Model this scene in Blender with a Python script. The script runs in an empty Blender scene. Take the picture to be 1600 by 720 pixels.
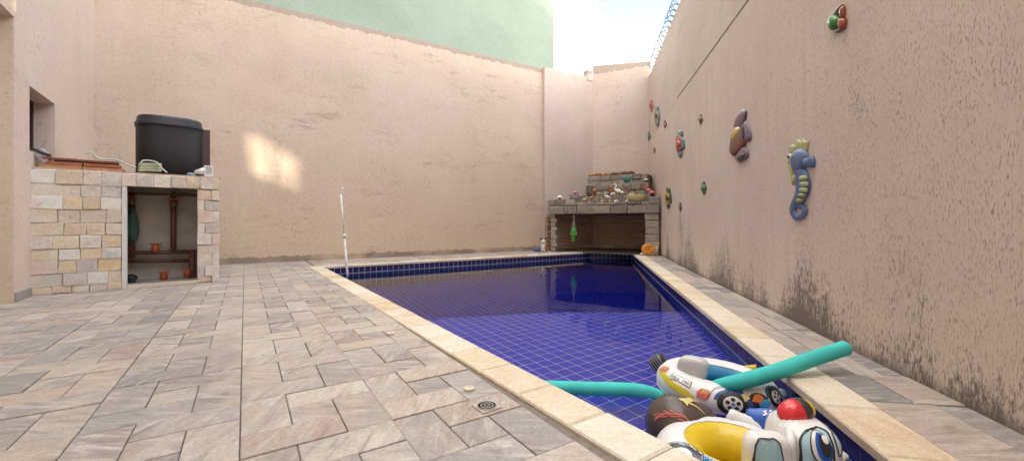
import bpy, bmesh, math, random
from mathutils import Vector, Matrix
R = math.radians
random.seed(11)

# ------------------------------------------------------------------ camera, sky, sun, exposure
K = 0.82            # metres per eye height: everything below is measured in eye heights, scaled once in mk()
F, HY, CX = 645.0, 345.0, 800.0      # focal length, horizon row and centre column in photo pixels
SUN_EL, SUN_AZ = 33.0, None
sc = bpy.context.scene
cd = bpy.data.cameras.new('camera'); cam = bpy.data.objects.new('camera', cd)
sc.collection.objects.link(cam); sc.camera = cam
cam.location = (0, 0, K); cam.rotation_euler = (R(90), 0, 0)
cd.sensor_width = 36; cd.lens = F/1600*36; cd.shift_y = -(360-HY)/1600
cd.clip_start = 0.05; cd.clip_end = 2000

U = Vector((-.543, .840, 0)).normalized(); V = Vector((U.y, -U.x, 0))   # paving axes
sun_travel = (V*1.0 + U*1.6 + Vector((0, 0, -.56))).normalized()        # low sun over the house on the left
to_sun = -sun_travel
w = bpy.data.worlds.new('World'); sc.world = w; w.use_nodes = True
nt = w.node_tree; nt.nodes.clear()
sky = nt.nodes.new('ShaderNodeTexSky'); sky.sky_type = 'NISHITA'; sky.sun_disc = False
sky.sun_elevation = math.asin(to_sun.z); sky.sun_rotation = math.atan2(to_sun.x, to_sun.y)
sky.air_density = 1.0; sky.dust_density = 1.2; sky.ozone_density = 1.0
tc = nt.nodes.new('ShaderNodeTexCoord'); mp = nt.nodes.new('ShaderNodeMapping'); mp.inputs['Scale'].default_value = (1, 1, 2.2); mp.inputs['Location'].default_value = (0.3, 16.7, 5.2)
nz = nt.nodes.new('ShaderNodeTexNoise'); nz.inputs['Scale'].default_value = 2.1; nz.inputs['Detail'].default_value = 6; nz.inputs['Roughness'].default_value = .5
rp = nt.nodes.new('ShaderNodeValToRGB'); rp.color_ramp.elements[0].position = .44; rp.color_ramp.elements[1].position = .63
mx = nt.nodes.new('ShaderNodeMix'); mx.data_type = 'RGBA'; mx.inputs[7].default_value = (13.0, 12.6, 12.0, 1)
bg = nt.nodes.new('ShaderNodeBackground'); bg.inputs['Strength'].default_value = .15
ow = nt.nodes.new('ShaderNodeOutputWorld')
L = nt.links.new
L(tc.outputs['Generated'], mp.inputs['Vector']); L(mp.outputs[0], nz.inputs['Vector']); L(nz.outputs['Fac'], rp.inputs['Fac'])
L(rp.outputs['Color'], mx.inputs[0]); L(sky.outputs[0], mx.inputs[6]); L(mx.outputs[2], bg.inputs['Color']); L(bg.outputs[0], ow.inputs['Surface'])
sd = bpy.data.lights.new('sun', 'SUN'); sd.energy = 2.2; sd.angle = R(3.6); sd.color = (1, .93, .82)
so = bpy.data.objects.new('sun', sd); sc.collection.objects.link(so)
so.rotation_euler = sun_travel.to_track_quat('-Z', 'Y').to_euler()
vs = sc.view_settings; vs.view_transform = 'Standard'; vs.look = 'None'; vs.gamma = 1; vs.use_curve_mapping = False
vs.exposure = 2.05
cy = sc.cycles; cy.use_denoising = True; cy.max_bounces = 7; cy.diffuse_bounces = 3; cy.glossy_bounces = 3
cy.transmission_bounces = 4; cy.transparent_max_bounces = 6; cy.caustics_refractive = True; cy.caustics_reflective = True
cy.blur_glossy = 0.5; cy.sample_clamp_indirect = 6

# ------------------------------------------------------------------ helpers: pixels, meshes, things
def v3(*a): return Vector(a)
Z = v3(0, 0, 1)
def ray(px, py): return v3((px-CX)/F, 1, -(py-HY)/F)
def G(px, py, z=0.0):                       # where the pixel's ray meets the level z
    r = ray(px, py); return v3(0, 0, 1) + r*((z-1)/r.z)
def at(px, py, Y):                          # the point of the pixel's ray at distance Y
    return v3(0, 0, 1) + ray(px, py)*Y
def onplane(px, py, P, N):
    r = ray(px, py); o = v3(0, 0, 1); return o + r*((P-o).dot(N)/r.dot(N))
def UV(u, v, z=0): return U*u + V*v + Z*z
def proj(p): return (CX+F*p.x/p.y, HY+F*(1-p.z)/p.y) if p.y > .05 else None
def lerp(a, b, t): return a+(b-a)*t

def mk(name, vf, mat, parent=None, smooth=False, kind=None, label=None, cat=None, group=None, rnd=None, origin=None):
    """one mesh object from (verts, faces), in eye heights; parts keep world coordinates relative to their thing"""
    verts, faces = vf
    o0 = v3(0, 0, 0)
    if parent is not None: o0 = v3(*parent['_o'])
    if origin is not None: org = origin
    else:
        lo = v3(*[min(v[i] for v in verts) for i in range(3)]); hi = v3(*[max(v[i] for v in verts) for i in range(3)])
        org = v3((lo.x+hi.x)/2, (lo.y+hi.y)/2, lo.z)
    me = bpy.data.meshes.new(name)
    me.from_pydata([tuple((Vector(v)-org)*K) for v in verts], [], faces)
    if smooth: me.polygons.foreach_set('use_smooth', [True]*len(me.polygons))
    if mat: me.materials.append(mat)
    if rnd is not None:
        a = me.attributes.new('rnd', 'FLOAT', 'POINT')
        a.data.foreach_set('value', rnd if isinstance(rnd, list) else [rnd]*len(verts))
    me.update()
    bm = bmesh.new(); bm.from_mesh(me); bmesh.ops.recalc_face_normals(bm, faces=bm.faces); bm.to_mesh(me); bm.free()
    o = bpy.data.objects.new(name, me); sc.collection.objects.link(o)
    o.location = (org-o0)*K
    if parent is not None: o.parent = parent
    o['_o'] = tuple(org)
    tag(o, label, cat, group, kind)
    return o
def tag(o, label=None, cat=None, group=None, kind=None):
    if label: o['label'] = label
    if cat: o['category'] = cat
    if group: o['group'] = group
    if kind: o['kind'] = kind
def thing(name, loc, label, cat, group=None):
    o = bpy.data.objects.new(name, None); sc.collection.objects.link(o)
    o.empty_display_size = .1; o.location = loc*K; o['_o'] = tuple(loc); tag(o, label, cat, group); return o

def join(*parts):
    vs_, fs = [], []
    for v, f in parts:
        n = len(vs_); vs_ += list(v); fs += [tuple(i+n for i in q) for q in f]
    return vs_, fs
class Fr:                                    # a local frame
    def __init__(s, o, x, y, z=None): s.o = o; s.x = x.normalized(); s.y = y.normalized(); s.z = (z or x.cross(y)).normalized()
    def __call__(s, x, y, z=0): return s.o+s.x*x+s.y*y+s.z*z
    def m(s, vf): return [s(*v) for v in vf[0]], vf[1]
WORLD = Fr(v3(0, 0, 0), v3(1, 0, 0), v3(0, 1, 0), Z)
def box(x0, x1, y0, y1, z0, z1):
    v = [v3(x, y, z) for z in (z0, z1) for y in (y0, y1) for x in (x0, x1)]
    return v, [(0, 2, 3, 1), (4, 5, 7, 6), (0, 1, 5, 4), (2, 6, 7, 3), (0, 4, 6, 2), (1, 3, 7, 5)]
def prism(poly, z0, z1):
    n = len(poly); v = [v3(p[0], p[1], z0) for p in poly]+[v3(p[0], p[1], z1) for p in poly]
    return v, [tuple(range(n))[::-1], tuple(range(n, 2*n))]+[(i, (i+1) % n, n+(i+1) % n, n+i) for i in range(n)]
def slabq(q, z0, z1, ch=.006):               # quad tile with chamfered top edge
    c = sum(q, v3(0, 0, 0))/4
    def ins(d):
        out = []
        for p in q:
            e = (c-p); out.append(p+e.normalized()*d*1.4)
        return out
    a = [v3(p.x, p.y, z0) for p in q]; b = [v3(p.x, p.y, z1-ch) for p in q]; t = [v3(p.x, p.y, z1) for p in ins(ch)]
    f = [(8, 9, 10, 11)]
    for i in range(4):
        j = (i+1) % 4; f += [(i, j, 4+j, 4+i), (4+i, 4+j, 8+j, 8+i)]
    return a+b+t, f
def stone(x0, x1, z0, z1, d, ch=.012, jit=.006, puff=.01):
    """rough block: face towards -y at y=-d, back at y=0, uneven front (local x, y, z)"""
    rj = lambda: random.uniform(-jit, jit)
    xs = (x0, x1); v = []
    def ring(i, y): return [v3(x0+i+rj(), y, z0+i+rj()), v3(x1-i+rj(), y, z0+i+rj()), v3(x1-i+rj(), y, z1-i+rj()), v3(x0+i+rj(), y, z1-i+rj())]
    a = [v3(x0, 0, z0), v3(x1, 0, z0), v3(x1, 0, z1), v3(x0, 0, z1)]
    b = ring(0, -d+ch); c = ring(ch, -d+rj()*.8)
    m = v3((x0+x1)/2+rj()*3, -d-puff*random.random(), (z0+z1)/2+rj()*3)
    v = a+b+c+[m]
    f = []
    for i in range(4):
        j = (i+1) % 4; f += [(i, j, 4+j, 4+i), (4+i, 4+j, 8+j, 8+i), (8+i, 8+j, 12)]
    return v, f
def catmull(pts, n=6, closed=False):
    pts = [Vector(p) for p in pts]; N = len(pts); out = []
    segs = N if closed else N-1
    for i in range(segs):
        if closed: p0, p1, p2, p3 = pts[i-1], pts[i], pts[(i+1) % N], pts[(i+2) % N]
        else: p0, p1, p2, p3 = pts[max(i-1, 0)], pts[i], pts[i+1], pts[min(i+2, N-1)]
        for k in range(n):
            t = k/n; out.append(.5*((2*p1)+(p2-p0)*t+(2*p0-5*p1+4*p2-p3)*t*t+(3*p1-p0-3*p2+p3)*t**3))
    if not closed: out.append(pts[-1])
    return out
def tube(path, rad, n=10, cap=True, flat=1.0, nrm=None):
    """swept tube; rad a number or a list; flat squashes along nrm"""
    P = [Vector(p) for p in path]; N = len(P)
    rr = rad if isinstance(rad, (list, tuple)) else [rad]*N
    if len(rr) != N: rr = [lerp(rr[int(i*(len(rr)-1)/(N-1))], rr[min(int(i*(len(rr)-1)/(N-1))+1, len(rr)-1)], (i*(len(rr)-1)/(N-1)) % 1) for i in range(N)]
    vs_, fs = [], []; a = None
    for i in range(N):
        t = (P[min(i+1, N-1)]-P[max(i-1, 0)]).normalized()
        if nrm is not None: b = nrm.normalized(); a = t.cross(b).normalized()
        else:
            if a is None: a = t.orthogonal().normalized()
            a = (a-t*a.dot(t)).normalized(); b = t.cross(a)
        for k in range(n):
            q = 2*math.pi*k/n; vs_.append(P[i]+a*math.cos(q)*rr[i]+b*math.sin(q)*rr[i]*flat)
    for i in range(N-1):
        for k in range(n): fs.append((i*n+k, i*n+(k+1) % n, (i+1)*n+(k+1) % n, (i+1)*n+k))
    if cap: fs += [tuple(range(n))[::-1], tuple(range((N-1)*n, N*n))]
    return vs_, fs
def lathe(prof, n=16, o=v3(0, 0, 0), ax=None):
    """profile of (r, z) round the z axis (or a Fr)"""
    vs_, fs = [], []; m = len(prof)
    for r, z in prof:
        for k in range(n):
            q = 2*math.pi*k/n; p = v3(r*math.cos(q), r*math.sin(q), z); vs_.append(ax(*p) if ax else o+p)
    for i in range(m-1):
        for k in range(n): fs.append((i*n+k, i*n+(k+1) % n, (i+1)*n+(k+1) % n, (i+1)*n+k))
    fs += [tuple(range(n))[::-1], tuple(range((m-1)*n, m*n))]
    return vs_, fs
def ell(c, rx, ry, rz, fr=None, n=12, m=8, e=1.0, taper=0, rough=0):
    fr = fr or WORLD; vs_, fs = [], []
    for i in range(1, m):
        t = math.pi*i/m
        for k in range(n):
            q = 2*math.pi*k/n
            d = v3(math.sin(t)*math.cos(q), math.sin(t)*math.sin(q), math.cos(t))
            if e != 1: d = v3(*[math.copysign(abs(x)**e, x) for x in d])
            s = (1+taper*d.x)*(1+random.uniform(-rough, rough))
            vs_.append(c+fr.x*d.x*rx+fr.y*d.y*ry*s+fr.z*d.z*rz*s)
    a = len(vs_); vs_ += [c+fr.z*rz*(1 if not rough else .9), c-fr.z*rz]
    for i in range(m-2):
        for k in range(n): fs.append((i*n+k, i*n+(k+1) % n, (i+1)*n+(k+1) % n, (i+1)*n+k))
    for k in range(n): fs += [(a, (k+1) % n, k), (a+1, (m-2)*n+k, (m-2)*n+(k+1) % n)]
    return vs_, fs
def rock(c, rx, ry, rz, rough=.14, n=8, m=6): return ell(c, rx, ry, rz, None, n, m, .85, 0, rough)
def dome(outline, N, h, rings=4, base=0.0):
    """a relief: closed outline of points, swelling along N to height h"""
    n = len(outline); c = sum(outline, v3(0, 0, 0))/n; vs_ = [p+N*base*0 for p in outline]; fs = []
    prev = list(range(n))
    for r in range(rings):
        a = (r/(rings))*math.pi/2; s = math.cos(a)**.7; hh = base+(h-base)*math.sin(a)**.75+.0005
        if r == 0: hh = h*.22
        ids = []
        for p in outline: ids.append(len(vs_)); vs_.append(c+(p-c)*(s if r else .985)+N*hh)
        for i in range(n): fs.append((prev[i], prev[(i+1) % n], ids[(i+1) % n], ids[i]))
        prev = ids
    vs_.append(c+N*h); t = len(vs_)-1
    for i in range(n): fs.append((prev[i], prev[(i+1) % n], t))
    return vs_, fs
def sgrid(S, s0, s1, ns, t0, t1, ntt, cs=False, ct=False):
    vs_ = [S(lerp(s0, s1, i/ns), lerp(t0, t1, j/ntt), 0) for i in range(ns+(0 if cs else 1)) for j in range(ntt+(0 if ct else 1))]
    A, B = ns+(0 if cs else 1), ntt+(0 if ct else 1)
    fs = [(i*B+j, ((i+1) % A)*B+j, ((i+1) % A)*B+(j+1) % B, i*B+(j+1) % B) for i in range(ns) for j in range(ntt)]
    return vs_, fs
def decal(S, s0, t0, ks, kt, poly, off=.004, rings=4):
    """flat print lying on a curved surface: polygon (x, y) mapped to S(s0+x*ks, t0+y*kt)"""
    c = (sum(p[0] for p in poly)/len(poly), sum(p[1] for p in poly)/len(poly)); n = len(poly); vs_, fs = [], []
    for r in range(rings, 0, -1):
        k = r/rings
        for p in poly: vs_.append(S(s0+(c[0]+(p[0]-c[0])*k)*ks, t0+(c[1]+(p[1]-c[1])*k)*kt, off))
    vs_.append(S(s0+c[0]*ks, t0+c[1]*kt, off)); e = len(vs_)-1
    for r in range(rings-1):
        for i in range(n): fs.append((r*n+i, r*n+(i+1) % n, (r+1)*n+(i+1) % n, (r+1)*n+i))
    for i in range(n): fs.append(((rings-1)*n+i, (rings-1)*n+(i+1) % n, e))
    return vs_, fs
def annulus(S, s0, t0, ks, kt, r0, r1, off=.004, n=28, a0=0, a1=2*math.pi, ey=1.0):
    vs_, fs = [], []
    full = abs(a1-a0-2*math.pi) < 1e-6; m = n if full else n+1
    for k in range(m):
        q = lerp(a0, a1, k/n)
        for r in (r0, (r0+r1)/2, r1): vs_.append(S(s0+math.cos(q)*r*ks, t0+math.sin(q)*r*ey*kt, off))
    for k in range(n):
        j = (k+1) % m
        for i in range(2): fs.append((k*3+i, j*3+i, j*3+i+1, k*3+i+1))
    return vs_, fs
def strip(S, s0, t0, ks, kt, pts, wd, off=.004):
    """a painted line of width wd (number or list) along (x, y) points"""
    P = catmull([v3(p[0], p[1], 0) for p in pts], 5); vs_, fs = [], []
    for i, p in enumerate(P):
        t = (P[min(i+1, len(P)-1)]-P[max(i-1, 0)]).normalized(); nn = v3(-t.y, t.x, 0)
        ww = wd if not isinstance(wd, (list, tuple)) else lerp(wd[0], wd[1], i/(len(P)-1))
        for s in (-.5, .5):
            q = p+nn*s*ww; vs_.append(S(s0+q.x*ks, t0+q.y*kt, off))
    return vs_, [(2*i, 2*i+1, 2*i+3, 2*i+2) for i in range(len(P)-1)]
def text_vf(S, s0, t0, ks, kt, body, size, off=.005, fs_dir=1, bold=.0):
    cu = bpy.data.curves.new('t', 'FONT'); cu.body = body; cu.size = size; cu.align_x = 'CENTER'; cu.align_y = 'CENTER'; cu.offset = bold*size; cu.resolution_u = 3
    ob = bpy.data.objects.new('t', cu); me = bpy.data.meshes.new_from_object(ob)
    vf = [S(s0+v.co.x*ks*fs_dir, t0+v.co.y*kt, off) for v in me.vertices], [tuple(p.vertices) for p in me.polygons]
    bpy.data.objects.remove(ob); bpy.data.curves.remove(cu); bpy.data.meshes.remove(me)
    return vf

# ------------------------------------------------------------------ materials
class NB:
    def __init__(s, name):
        s.m = bpy.data.materials.new(name); s.m.use_nodes = True; s.t = s.m.node_tree; s.b = s.t.nodes['Principled BSDF']
    def n(s, typ, **kw):
        nd = s.t.nodes.new('ShaderNode'+typ)
        for k, v in kw.items():
            if k in nd.inputs: nd.inputs[k].default_value = v
            else: setattr(nd, k, v)
        return nd
    def l(s, a, b): s.t.links.new(a, b)
    def pos(s, scale=(1, 1, 1), obj=False, rot=(0, 0, 0)):
        if obj: src = s.n('TexCoord').outputs['Object']
        else: src = s.n('NewGeometry').outputs['Position']
        mp = s.n('Mapping'); mp.inputs['Scale'].default_value = scale; mp.inputs['Rotation'].default_value = rot
        s.l(src, mp.inputs['Vector']); return mp.outputs[0]
    def noise(s, vec, scale, detail=5, rough=.55, dist=0):
        nd = s.n('TexNoise'); nd.inputs['Scale'].default_value = scale; nd.inputs['Detail'].default_value = detail
        nd.inputs['Roughness'].default_value = rough; nd.inputs['Distortion'].default_value = dist
        s.l(vec, nd.inputs['Vector']); return nd.outputs['Fac']
    def ramp(s, fac, stops):
        nd = s.n('ValToRGB'); cr = nd.color_ramp
        while len(cr.elements) < len(stops): cr.elements.new(.5)
        for e, (p, c) in zip(cr.elements, stops):
            e.position = p; e.color = (c, c, c, 1) if isinstance(c, (int, float)) else (*c, 1)
        s.l(fac, nd.inputs['Fac']); return nd.outputs['Color']
    def mix(s, fac, a, b, typ='MIX'):
        nd = s.n('Mix', data_type='RGBA', blend_type=typ)
        for i, x in ((0, fac), (6, a), (7, b)):
            if isinstance(x, (int, float)): nd.inputs[i].default_value = x if i == 0 else (x, x, x, 1)
            elif isinstance(x, tuple): nd.inputs[i].default_value = (*x, 1)
            else: s.l(x, nd.inputs[i])
        return nd.outputs[2]
    def math(s, op, a, b=0):
        nd = s.n('Math', operation=op)
        for i, x in ((0, a), (1, b)):
            if isinstance(x, (int, float)): nd.inputs[i].default_value = x
            else: s.l(x, nd.inputs[i])
        return nd.outputs[0]
    def bump(s, h, strength=.3, dist=.01):
        nd = s.n('Bump'); nd.inputs['Strength'].default_value = strength; nd.inputs['Distance'].default_value = dist
        s.l(h, nd.inputs['Height']); s.l(nd.outputs[0], s.b.inputs['Normal'])
    def done(s, col=None, rough=.6, spec=.5, metal=0):
        if col is not None:
            if isinstance(col, tuple): s.b.inputs['Base Color'].default_value = (*col, 1)
            else: s.l(col, s.b.inputs['Base Color'])
        s.b.inputs['Roughness'].default_value = rough; s.b.inputs['Specular IOR Level'].default_value = spec; s.b.inputs['Metallic'].default_value = metal
        return s.m
MC = {}
def simple(name, col, rough=.5, spec=.5, metal=0, var=.18, scale=14, bump=.0):
    if name in MC: return MC[name]
    b = NB(name); f = b.noise(b.pos(), scale, 5)
    dk = tuple(c*(1-var) for c in col); lt = tuple(min(1, c*(1+var)) for c in col)
    c = b.ramp(f, [(.3, dk), (.7, lt)])
    if bump: b.bump(b.noise(b.pos(), scale*4, 4), bump, .006)
    MC[name] = b.done(c, rough, spec, metal); return MC[name]
def stone_mat(name, stops, vein=(.8, .8, .8), rough=.6, scale=5, vamt=.35, bump=.35, dirt=(.12, .10, .09), damt=.3, stretch=(1, 5, 5)):
    """colour by the piece's own random number, plus grain, veins and stains"""
    b = NB(name); at_ = b.n('Attribute', attribute_name='rnd').outputs['Fac']
    base = b.ramp(at_, stops)
    off = b.n('CombineXYZ'); 
    for i in range(3): b.l(b.math('MULTIPLY', at_, 37.0+11*i), off.inputs[i])
    add = b.n('VectorMath', operation='ADD'); b.l(b.n('NewGeometry').outputs['Position'], add.inputs[0]); b.l(off.outputs[0], add.inputs[1])
    m1 = b.n('Mapping'); m1.inputs['Scale'].default_value = stretch; m1.inputs['Rotation'].default_value = (0, 0, R(27)); b.l(add.outputs[0], m1.inputs['Vector'])
    m2 = b.n('Mapping'); m2.inputs['Scale'].default_value = (stretch[1], stretch[0], stretch[2]); m2.inputs['Rotation'].default_value = (0, 0, R(48)); b.l(add.outputs[0], m2.inputs['Vector'])
    sel = b.math('GREATER_THAN', b.math('FRACT', b.math('MULTIPLY', at_, 17.3)), .5)
    vm = b.n('Mix', data_type='VECTOR'); b.l(sel, vm.inputs[0]); b.l(m1.outputs[0], vm.inputs[4]); b.l(m2.outputs[0], vm.inputs[5])
    n1 = b.noise(vm.outputs[1], scale, 8, .62, .6)
    n2 = b.noise(add.outputs[0], scale*.8, 6, .6, .4); n3 = b.noise(add.outputs[0], scale*14, 4, .6)
    c = b.mix(b.math('MULTIPLY', b.ramp(n1, [(.50, 0), (.66, 1)]), vamt), base, vein)
    c = b.mix(b.math('MULTIPLY', b.ramp(n1, [(.30, 1), (.46, 0)]), damt), c, dirt)
    sec = b.ramp(b.math('FRACT', b.math('MULTIPLY', at_, 7.7)), stops)
    c = b.mix(b.math('MULTIPLY', b.ramp(n2, [(.42, 0), (.60, 1)]), .7), c, sec)
    c = b.mix(.35, c, b.ramp(n3, [(.25, .25), (.75, .85)]), 'OVERLAY')
    hgt = b.math('ADD', b.math('MULTIPLY', n1, .7), b.math('MULTIPLY', n3, .3)); b.bump(hgt, bump, .012)
    return b.done(c, rough, .4)

paving_m = stone_mat('patio_stone', [(0, (.28, .25, .235)), (.16, (.42, .335, .28)), (.32, (.20, .19, .195)), (.46, (.45, .375, .305)), (.6, (.33, .25, .21)), (.72, (.25, .235, .23)), (.86, (.38, .335, .305)), (1, (.48, .415, .345))],
                     vein=(.56, .52, .48), rough=.5, vamt=.6, bump=.4, dirt=(.11, .095, .09), damt=.6)
coping_m = stone_mat('coping_stone', [(0, (.59, .50, .39)), (.35, (.63, .56, .46)), (.60, (.50, .35, .21)), (.72, (.63, .57, .48)), (.9, (.56, .45, .31)), (1, (.60, .52, .41))],
                     vein=(.74, .66, .54), rough=.6, vamt=.4, bump=.18, dirt=(.48, .32, .17), damt=.4)
clad_m = stone_mat('split_sandstone', [(0, (.64, .48, .28)), (.14, (.62, .56, .50)), (.28, (.67, .57, .42)), (.42, (.50, .36, .31)), (.55, (.64, .49, .41)), (.70, (.46, .43, .41)), (.86, (.71, .67, .61)), (1, (.60, .44, .24))],
                   vein=(.72, .67, .58), rough=.75, scale=4, vamt=.5, bump=.7, dirt=(.42, .24, .10), damt=.5, stretch=(2, 3, 3))
hearth_m = stone_mat('weathered_block', [(0, (.21, .18, .155)), (.3, (.29, .255, .215)), (.5, (.17, .135, .105)), (.75, (.33, .285, .22)), (1, (.24, .215, .195))],
                     vein=(.42, .38, .31), rough=.8, scale=5, vamt=.4, bump=.9, dirt=(.06, .048, .04), damt=.75, stretch=(2, 3, 3))
brick_m = stone_mat('fire_brick', [(0, (.50, .33, .22)), (.3, (.43, .27, .17)), (.6, (.54, .37, .26)), (1, (.38, .24, .16))],
                    vein=(.55, .42, .32), rough=.85, scale=6, vamt=.3, bump=.7, dirt=(.09, .06, .05), damt=.5, stretch=(2, 3, 3))
pillar_m = stone_mat('pillar_block', [(0, (.32, .26, .21)), (.5, (.37, .31, .25)), (1, (.28, .24, .20))], vein=(.5, .45, .38), rough=.85, scale=6, vamt=.3, bump=.7, dirt=(.14, .11, .09), damt=.6, stretch=(2, 3, 3))

def tile_mat(nm, cols):
    b = NB(nm); at_ = b.n('Attribute', attribute_name='rnd').outputs['Fac']
    c = b.ramp(at_, [(0, cols[0]), (.5, cols[1]), (1, cols[2])])
    c = b.mix(.25, c, b.ramp(b.noise(b.pos(), 30, 4), [(.3, .3), (.7, .75)]), 'OVERLAY')
    return b.done(c, .18, .5)
tile_m = tile_mat('dry_tile_darkened', [(.022, .020, .10), (.030, .026, .125), (.024, .024, .11)])  # same cobalt tile, darkened to its look above the water
floor_tile_m = tile_mat('floor_tile_brightened', [(.05, .046, .48), (.062, .056, .54), (.052, .052, .51)])  # same cobalt tile, brightened in colour for the light under water
under_tile_m = tile_mat('under_tile_tinted', [(.03, .10, .32), (.035, .12, .36), (.03, .11, .34)])  # same cobalt tile, with the teal of water scatter in its colour
grout_m = simple('grout', (.74, .74, .76), .8, .2)
mortar_m = simple('dark_mortar', (.20, .165, .14), .9, .2, scale=30)

def rough_wall():
    """combed render of the side wall: vertical scratches, mould creeping up from the floor"""
    b = NB('combed_render')
    p = b.pos()
    sp = b.n('SeparateXYZ'); b.l(p, sp.inputs[0]); z = sp.outputs['Z']; y = sp.outputs['Y']
    big = b.noise(b.pos((1, .5, .5)), 1.3, 5, .55)
    base = b.ramp(big, [(.3, (.58, .465, .395)), (.52, (.635, .515, .44)), (.72, (.66, .545, .47))])
    # scratches: long thin vertical pits, fading with the distance from the combed near part
    s1 = b.noise(b.pos((70, 70, 15)), 2.6, 4, .6, .25); s2 = b.noise(b.pos((4, 4, 1.6)), 2.3, 5, .6)
    pit = b.math('MULTIPLY', b.ramp(s1, [(.56, 0), (.66, 1)]), b.ramp(s2, [(.36, .40), (.62, 1)]))
    near = b.ramp(b.math('DIVIDE', y, 10.0), [(.12, 1), (.5, .85), (1.0, .35)])
    pit = b.math('MULTIPLY', pit, near)
    c = b.mix(b.math('MULTIPLY', pit, .66), base, (.17, .125, .10))
    # mould
    m1 = b.noise(b.pos((34, 34, 11)), 2.2, 6, .66, .4); m2 = b.noise(b.pos((1.1, 1.1, .5)), 1.3, 5)
    hf = b.math('SUBTRACT', b.math('MULTIPLY', b.ramp(z, [(0, 1), (.22, .62), (.75, .22), (1, 0)]), .30), b.math('MULTIPLY', b.math('SUBTRACT', .53, m2), .85))
    m3 = b.noise(b.pos((9, 9, 4)), 2.0, 4, .6)
    mould = b.ramp(b.math('ADD', b.math('ADD', b.math('MULTIPLY', m1, .75), b.math('MULTIPLY', m3, .25)), hf), [(.64, 0), (.80, 1)])
    low = b.ramp(b.math('ADD', z, b.math('MULTIPLY', m1, .14)), [(.06, .6), (.13, 0)])
    c = b.mix(b.math('MULTIPLY', mould, .85), c, (.10, .085, .075)); c = b.mix(low, c, (.13, .11, .095))
    # streaks running down
    st = b.noise(b.pos((5.5, 5.5, .16)), 2.0, 4, .6); c = b.mix(b.math('MULTIPLY', b.math('MULTIPLY', b.ramp(st, [(.54, 0), (.72, 1)]), b.ramp(big, [(.42, .1), (.62, 1)])), .34), c, (.28, .21, .18))
    fine = b.noise(p, 60, 4)
    h = b.math('SUBTRACT', b.math('ADD', b.math('MULTIPLY', fine, .18), b.math('MULTIPLY', s1, .4)), b.math('MULTIPLY', pit, 1.0)); b.bump(h, .6, .010)
    return b.done(c, .9, .2)
def plaster(name, cols, stain=(.30, .22, .17), samt=.4, top=None, mould=True, bumpy=.35, lowtint=None, cracks=False):
    b = NB(name); p = b.pos(); sp = b.n('SeparateXYZ'); b.l(p, sp.inputs[0]); z = sp.outputs['Z']
    big = b.noise(b.pos((.7, .7, .8)), 1.1, 6, .6, .2)
    c = b.ramp(big, [(.3, cols[0]), (.52, cols[1]), (.72, cols[2])])
    if lowtint: c = b.mix(b.ramp(b.math('ADD', b.math('DIVIDE', z, 5.0), b.math('MULTIPLY', big, .25)), [(.10, .8), (.75, 0)]), c, lowtint)
    s = b.noise(b.pos((.9, .9, 3.4)), 1.5, 10, .72, .3); s2 = b.noise(b.pos((1, 1, 1)), 1.2, 3)
    c = b.mix(b.math('MULTIPLY', b.math('MULTIPLY', b.ramp(s, [(.54, 0), (.70, 1)]), b.ramp(s2, [(.42, 0), (.62, 1)])), samt), c, stain)
    sp_ = b.noise(b.pos((7, 7, 6)), 3.0, 6, .68); c = b.mix(b.math('MULTIPLY', b.math('MULTIPLY', b.ramp(sp_, [(.56, 0), (.70, 1)]), b.ramp(s2, [(.40, .2), (.60, 1)])), .65), c, stain)
    vs_ = b.noise(b.pos((4, 4, .2)), 1.8, 5, .6); c = b.mix(b.math('MULTIPLY', b.ramp(vs_, [(.52, 0), (.75, 1)]), .07), c, stain)
    if top:                                              # grime under the coping of the wall
        e = b.math('ADD', b.math('SUBTRACT', top, z), b.math('MULTIPLY', vs_, -.22)); c = b.mix(b.ramp(e, [(-.11, .55), (-.04, 0)]), c, (.24, .20, .18))
    if mould:
        m = b.noise(b.pos((2.2, 2.2, 3)), 3, 8, .7); e = b.math('ADD', z, b.math('MULTIPLY', m, -.22)); c = b.mix(b.math('MULTIPLY', b.ramp(e, [(-.13, .8), (-.07, .3), (.0, 0)]), b.ramp(s2, [(.36, .25), (.58, 1)])), c, (.22, .17, .13))
    if cracks:
        w1 = b.n('VectorMath', operation='ADD'); b.l(p, w1.inputs[0]); nn_ = b.n('TexNoise'); nn_.inputs['Scale'].default_value = 2.5; nn_.inputs['Detail'].default_value = 5; b.l(p, nn_.inputs['Vector']); b.l(nn_.outputs['Color'], w1.inputs[1])
        vo = b.n('TexVoronoi', feature='DISTANCE_TO_EDGE'); vo.inputs['Scale'].default_value = .9; b.l(w1.outputs[0], vo.inputs['Vector'])
        c = b.mix(b.math('MULTIPLY', b.ramp(vo.outputs['Distance'], [(.0, 1), (.009, 0)]), b.math('MULTIPLY', b.ramp(s2, [(.48, 0), (.6, 1)]), .35)), c, (.22, .17, .14))
    gr = b.noise(p, 22, 6, .7); c = b.mix(.22, c, b.ramp(gr, [(.3, .30), (.7, .72)]), 'OVERLAY')
    fine = b.noise(p, 45, 5, .6); med = b.noise(p, 6, 4)
    b.bump(b.math('ADD', b.math('MULTIPLY', fine, .4), b.math('MULTIPLY', med, .8)), bumpy, .012)
    return b.done(c, .9, .2)
side_m = rough_wall()
back_m = plaster('peach_render', [(.54, .42, .33), (.59, .465, .37), (.615, .495, .405)], top=6.2*K, samt=.65, lowtint=(.595, .455, .32), cracks=True)
corner_m = plaster('pink_render', [(.545, .44, .375), (.59, .48, .415), (.615, .51, .445)], top=6.5*K, samt=.5, mould=False)
left_m = plaster('smooth_peach', [(.60, .465, .385), (.64, .50, .42), (.66, .53, .45)], samt=.25, mould=False, bumpy=.15)
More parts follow.
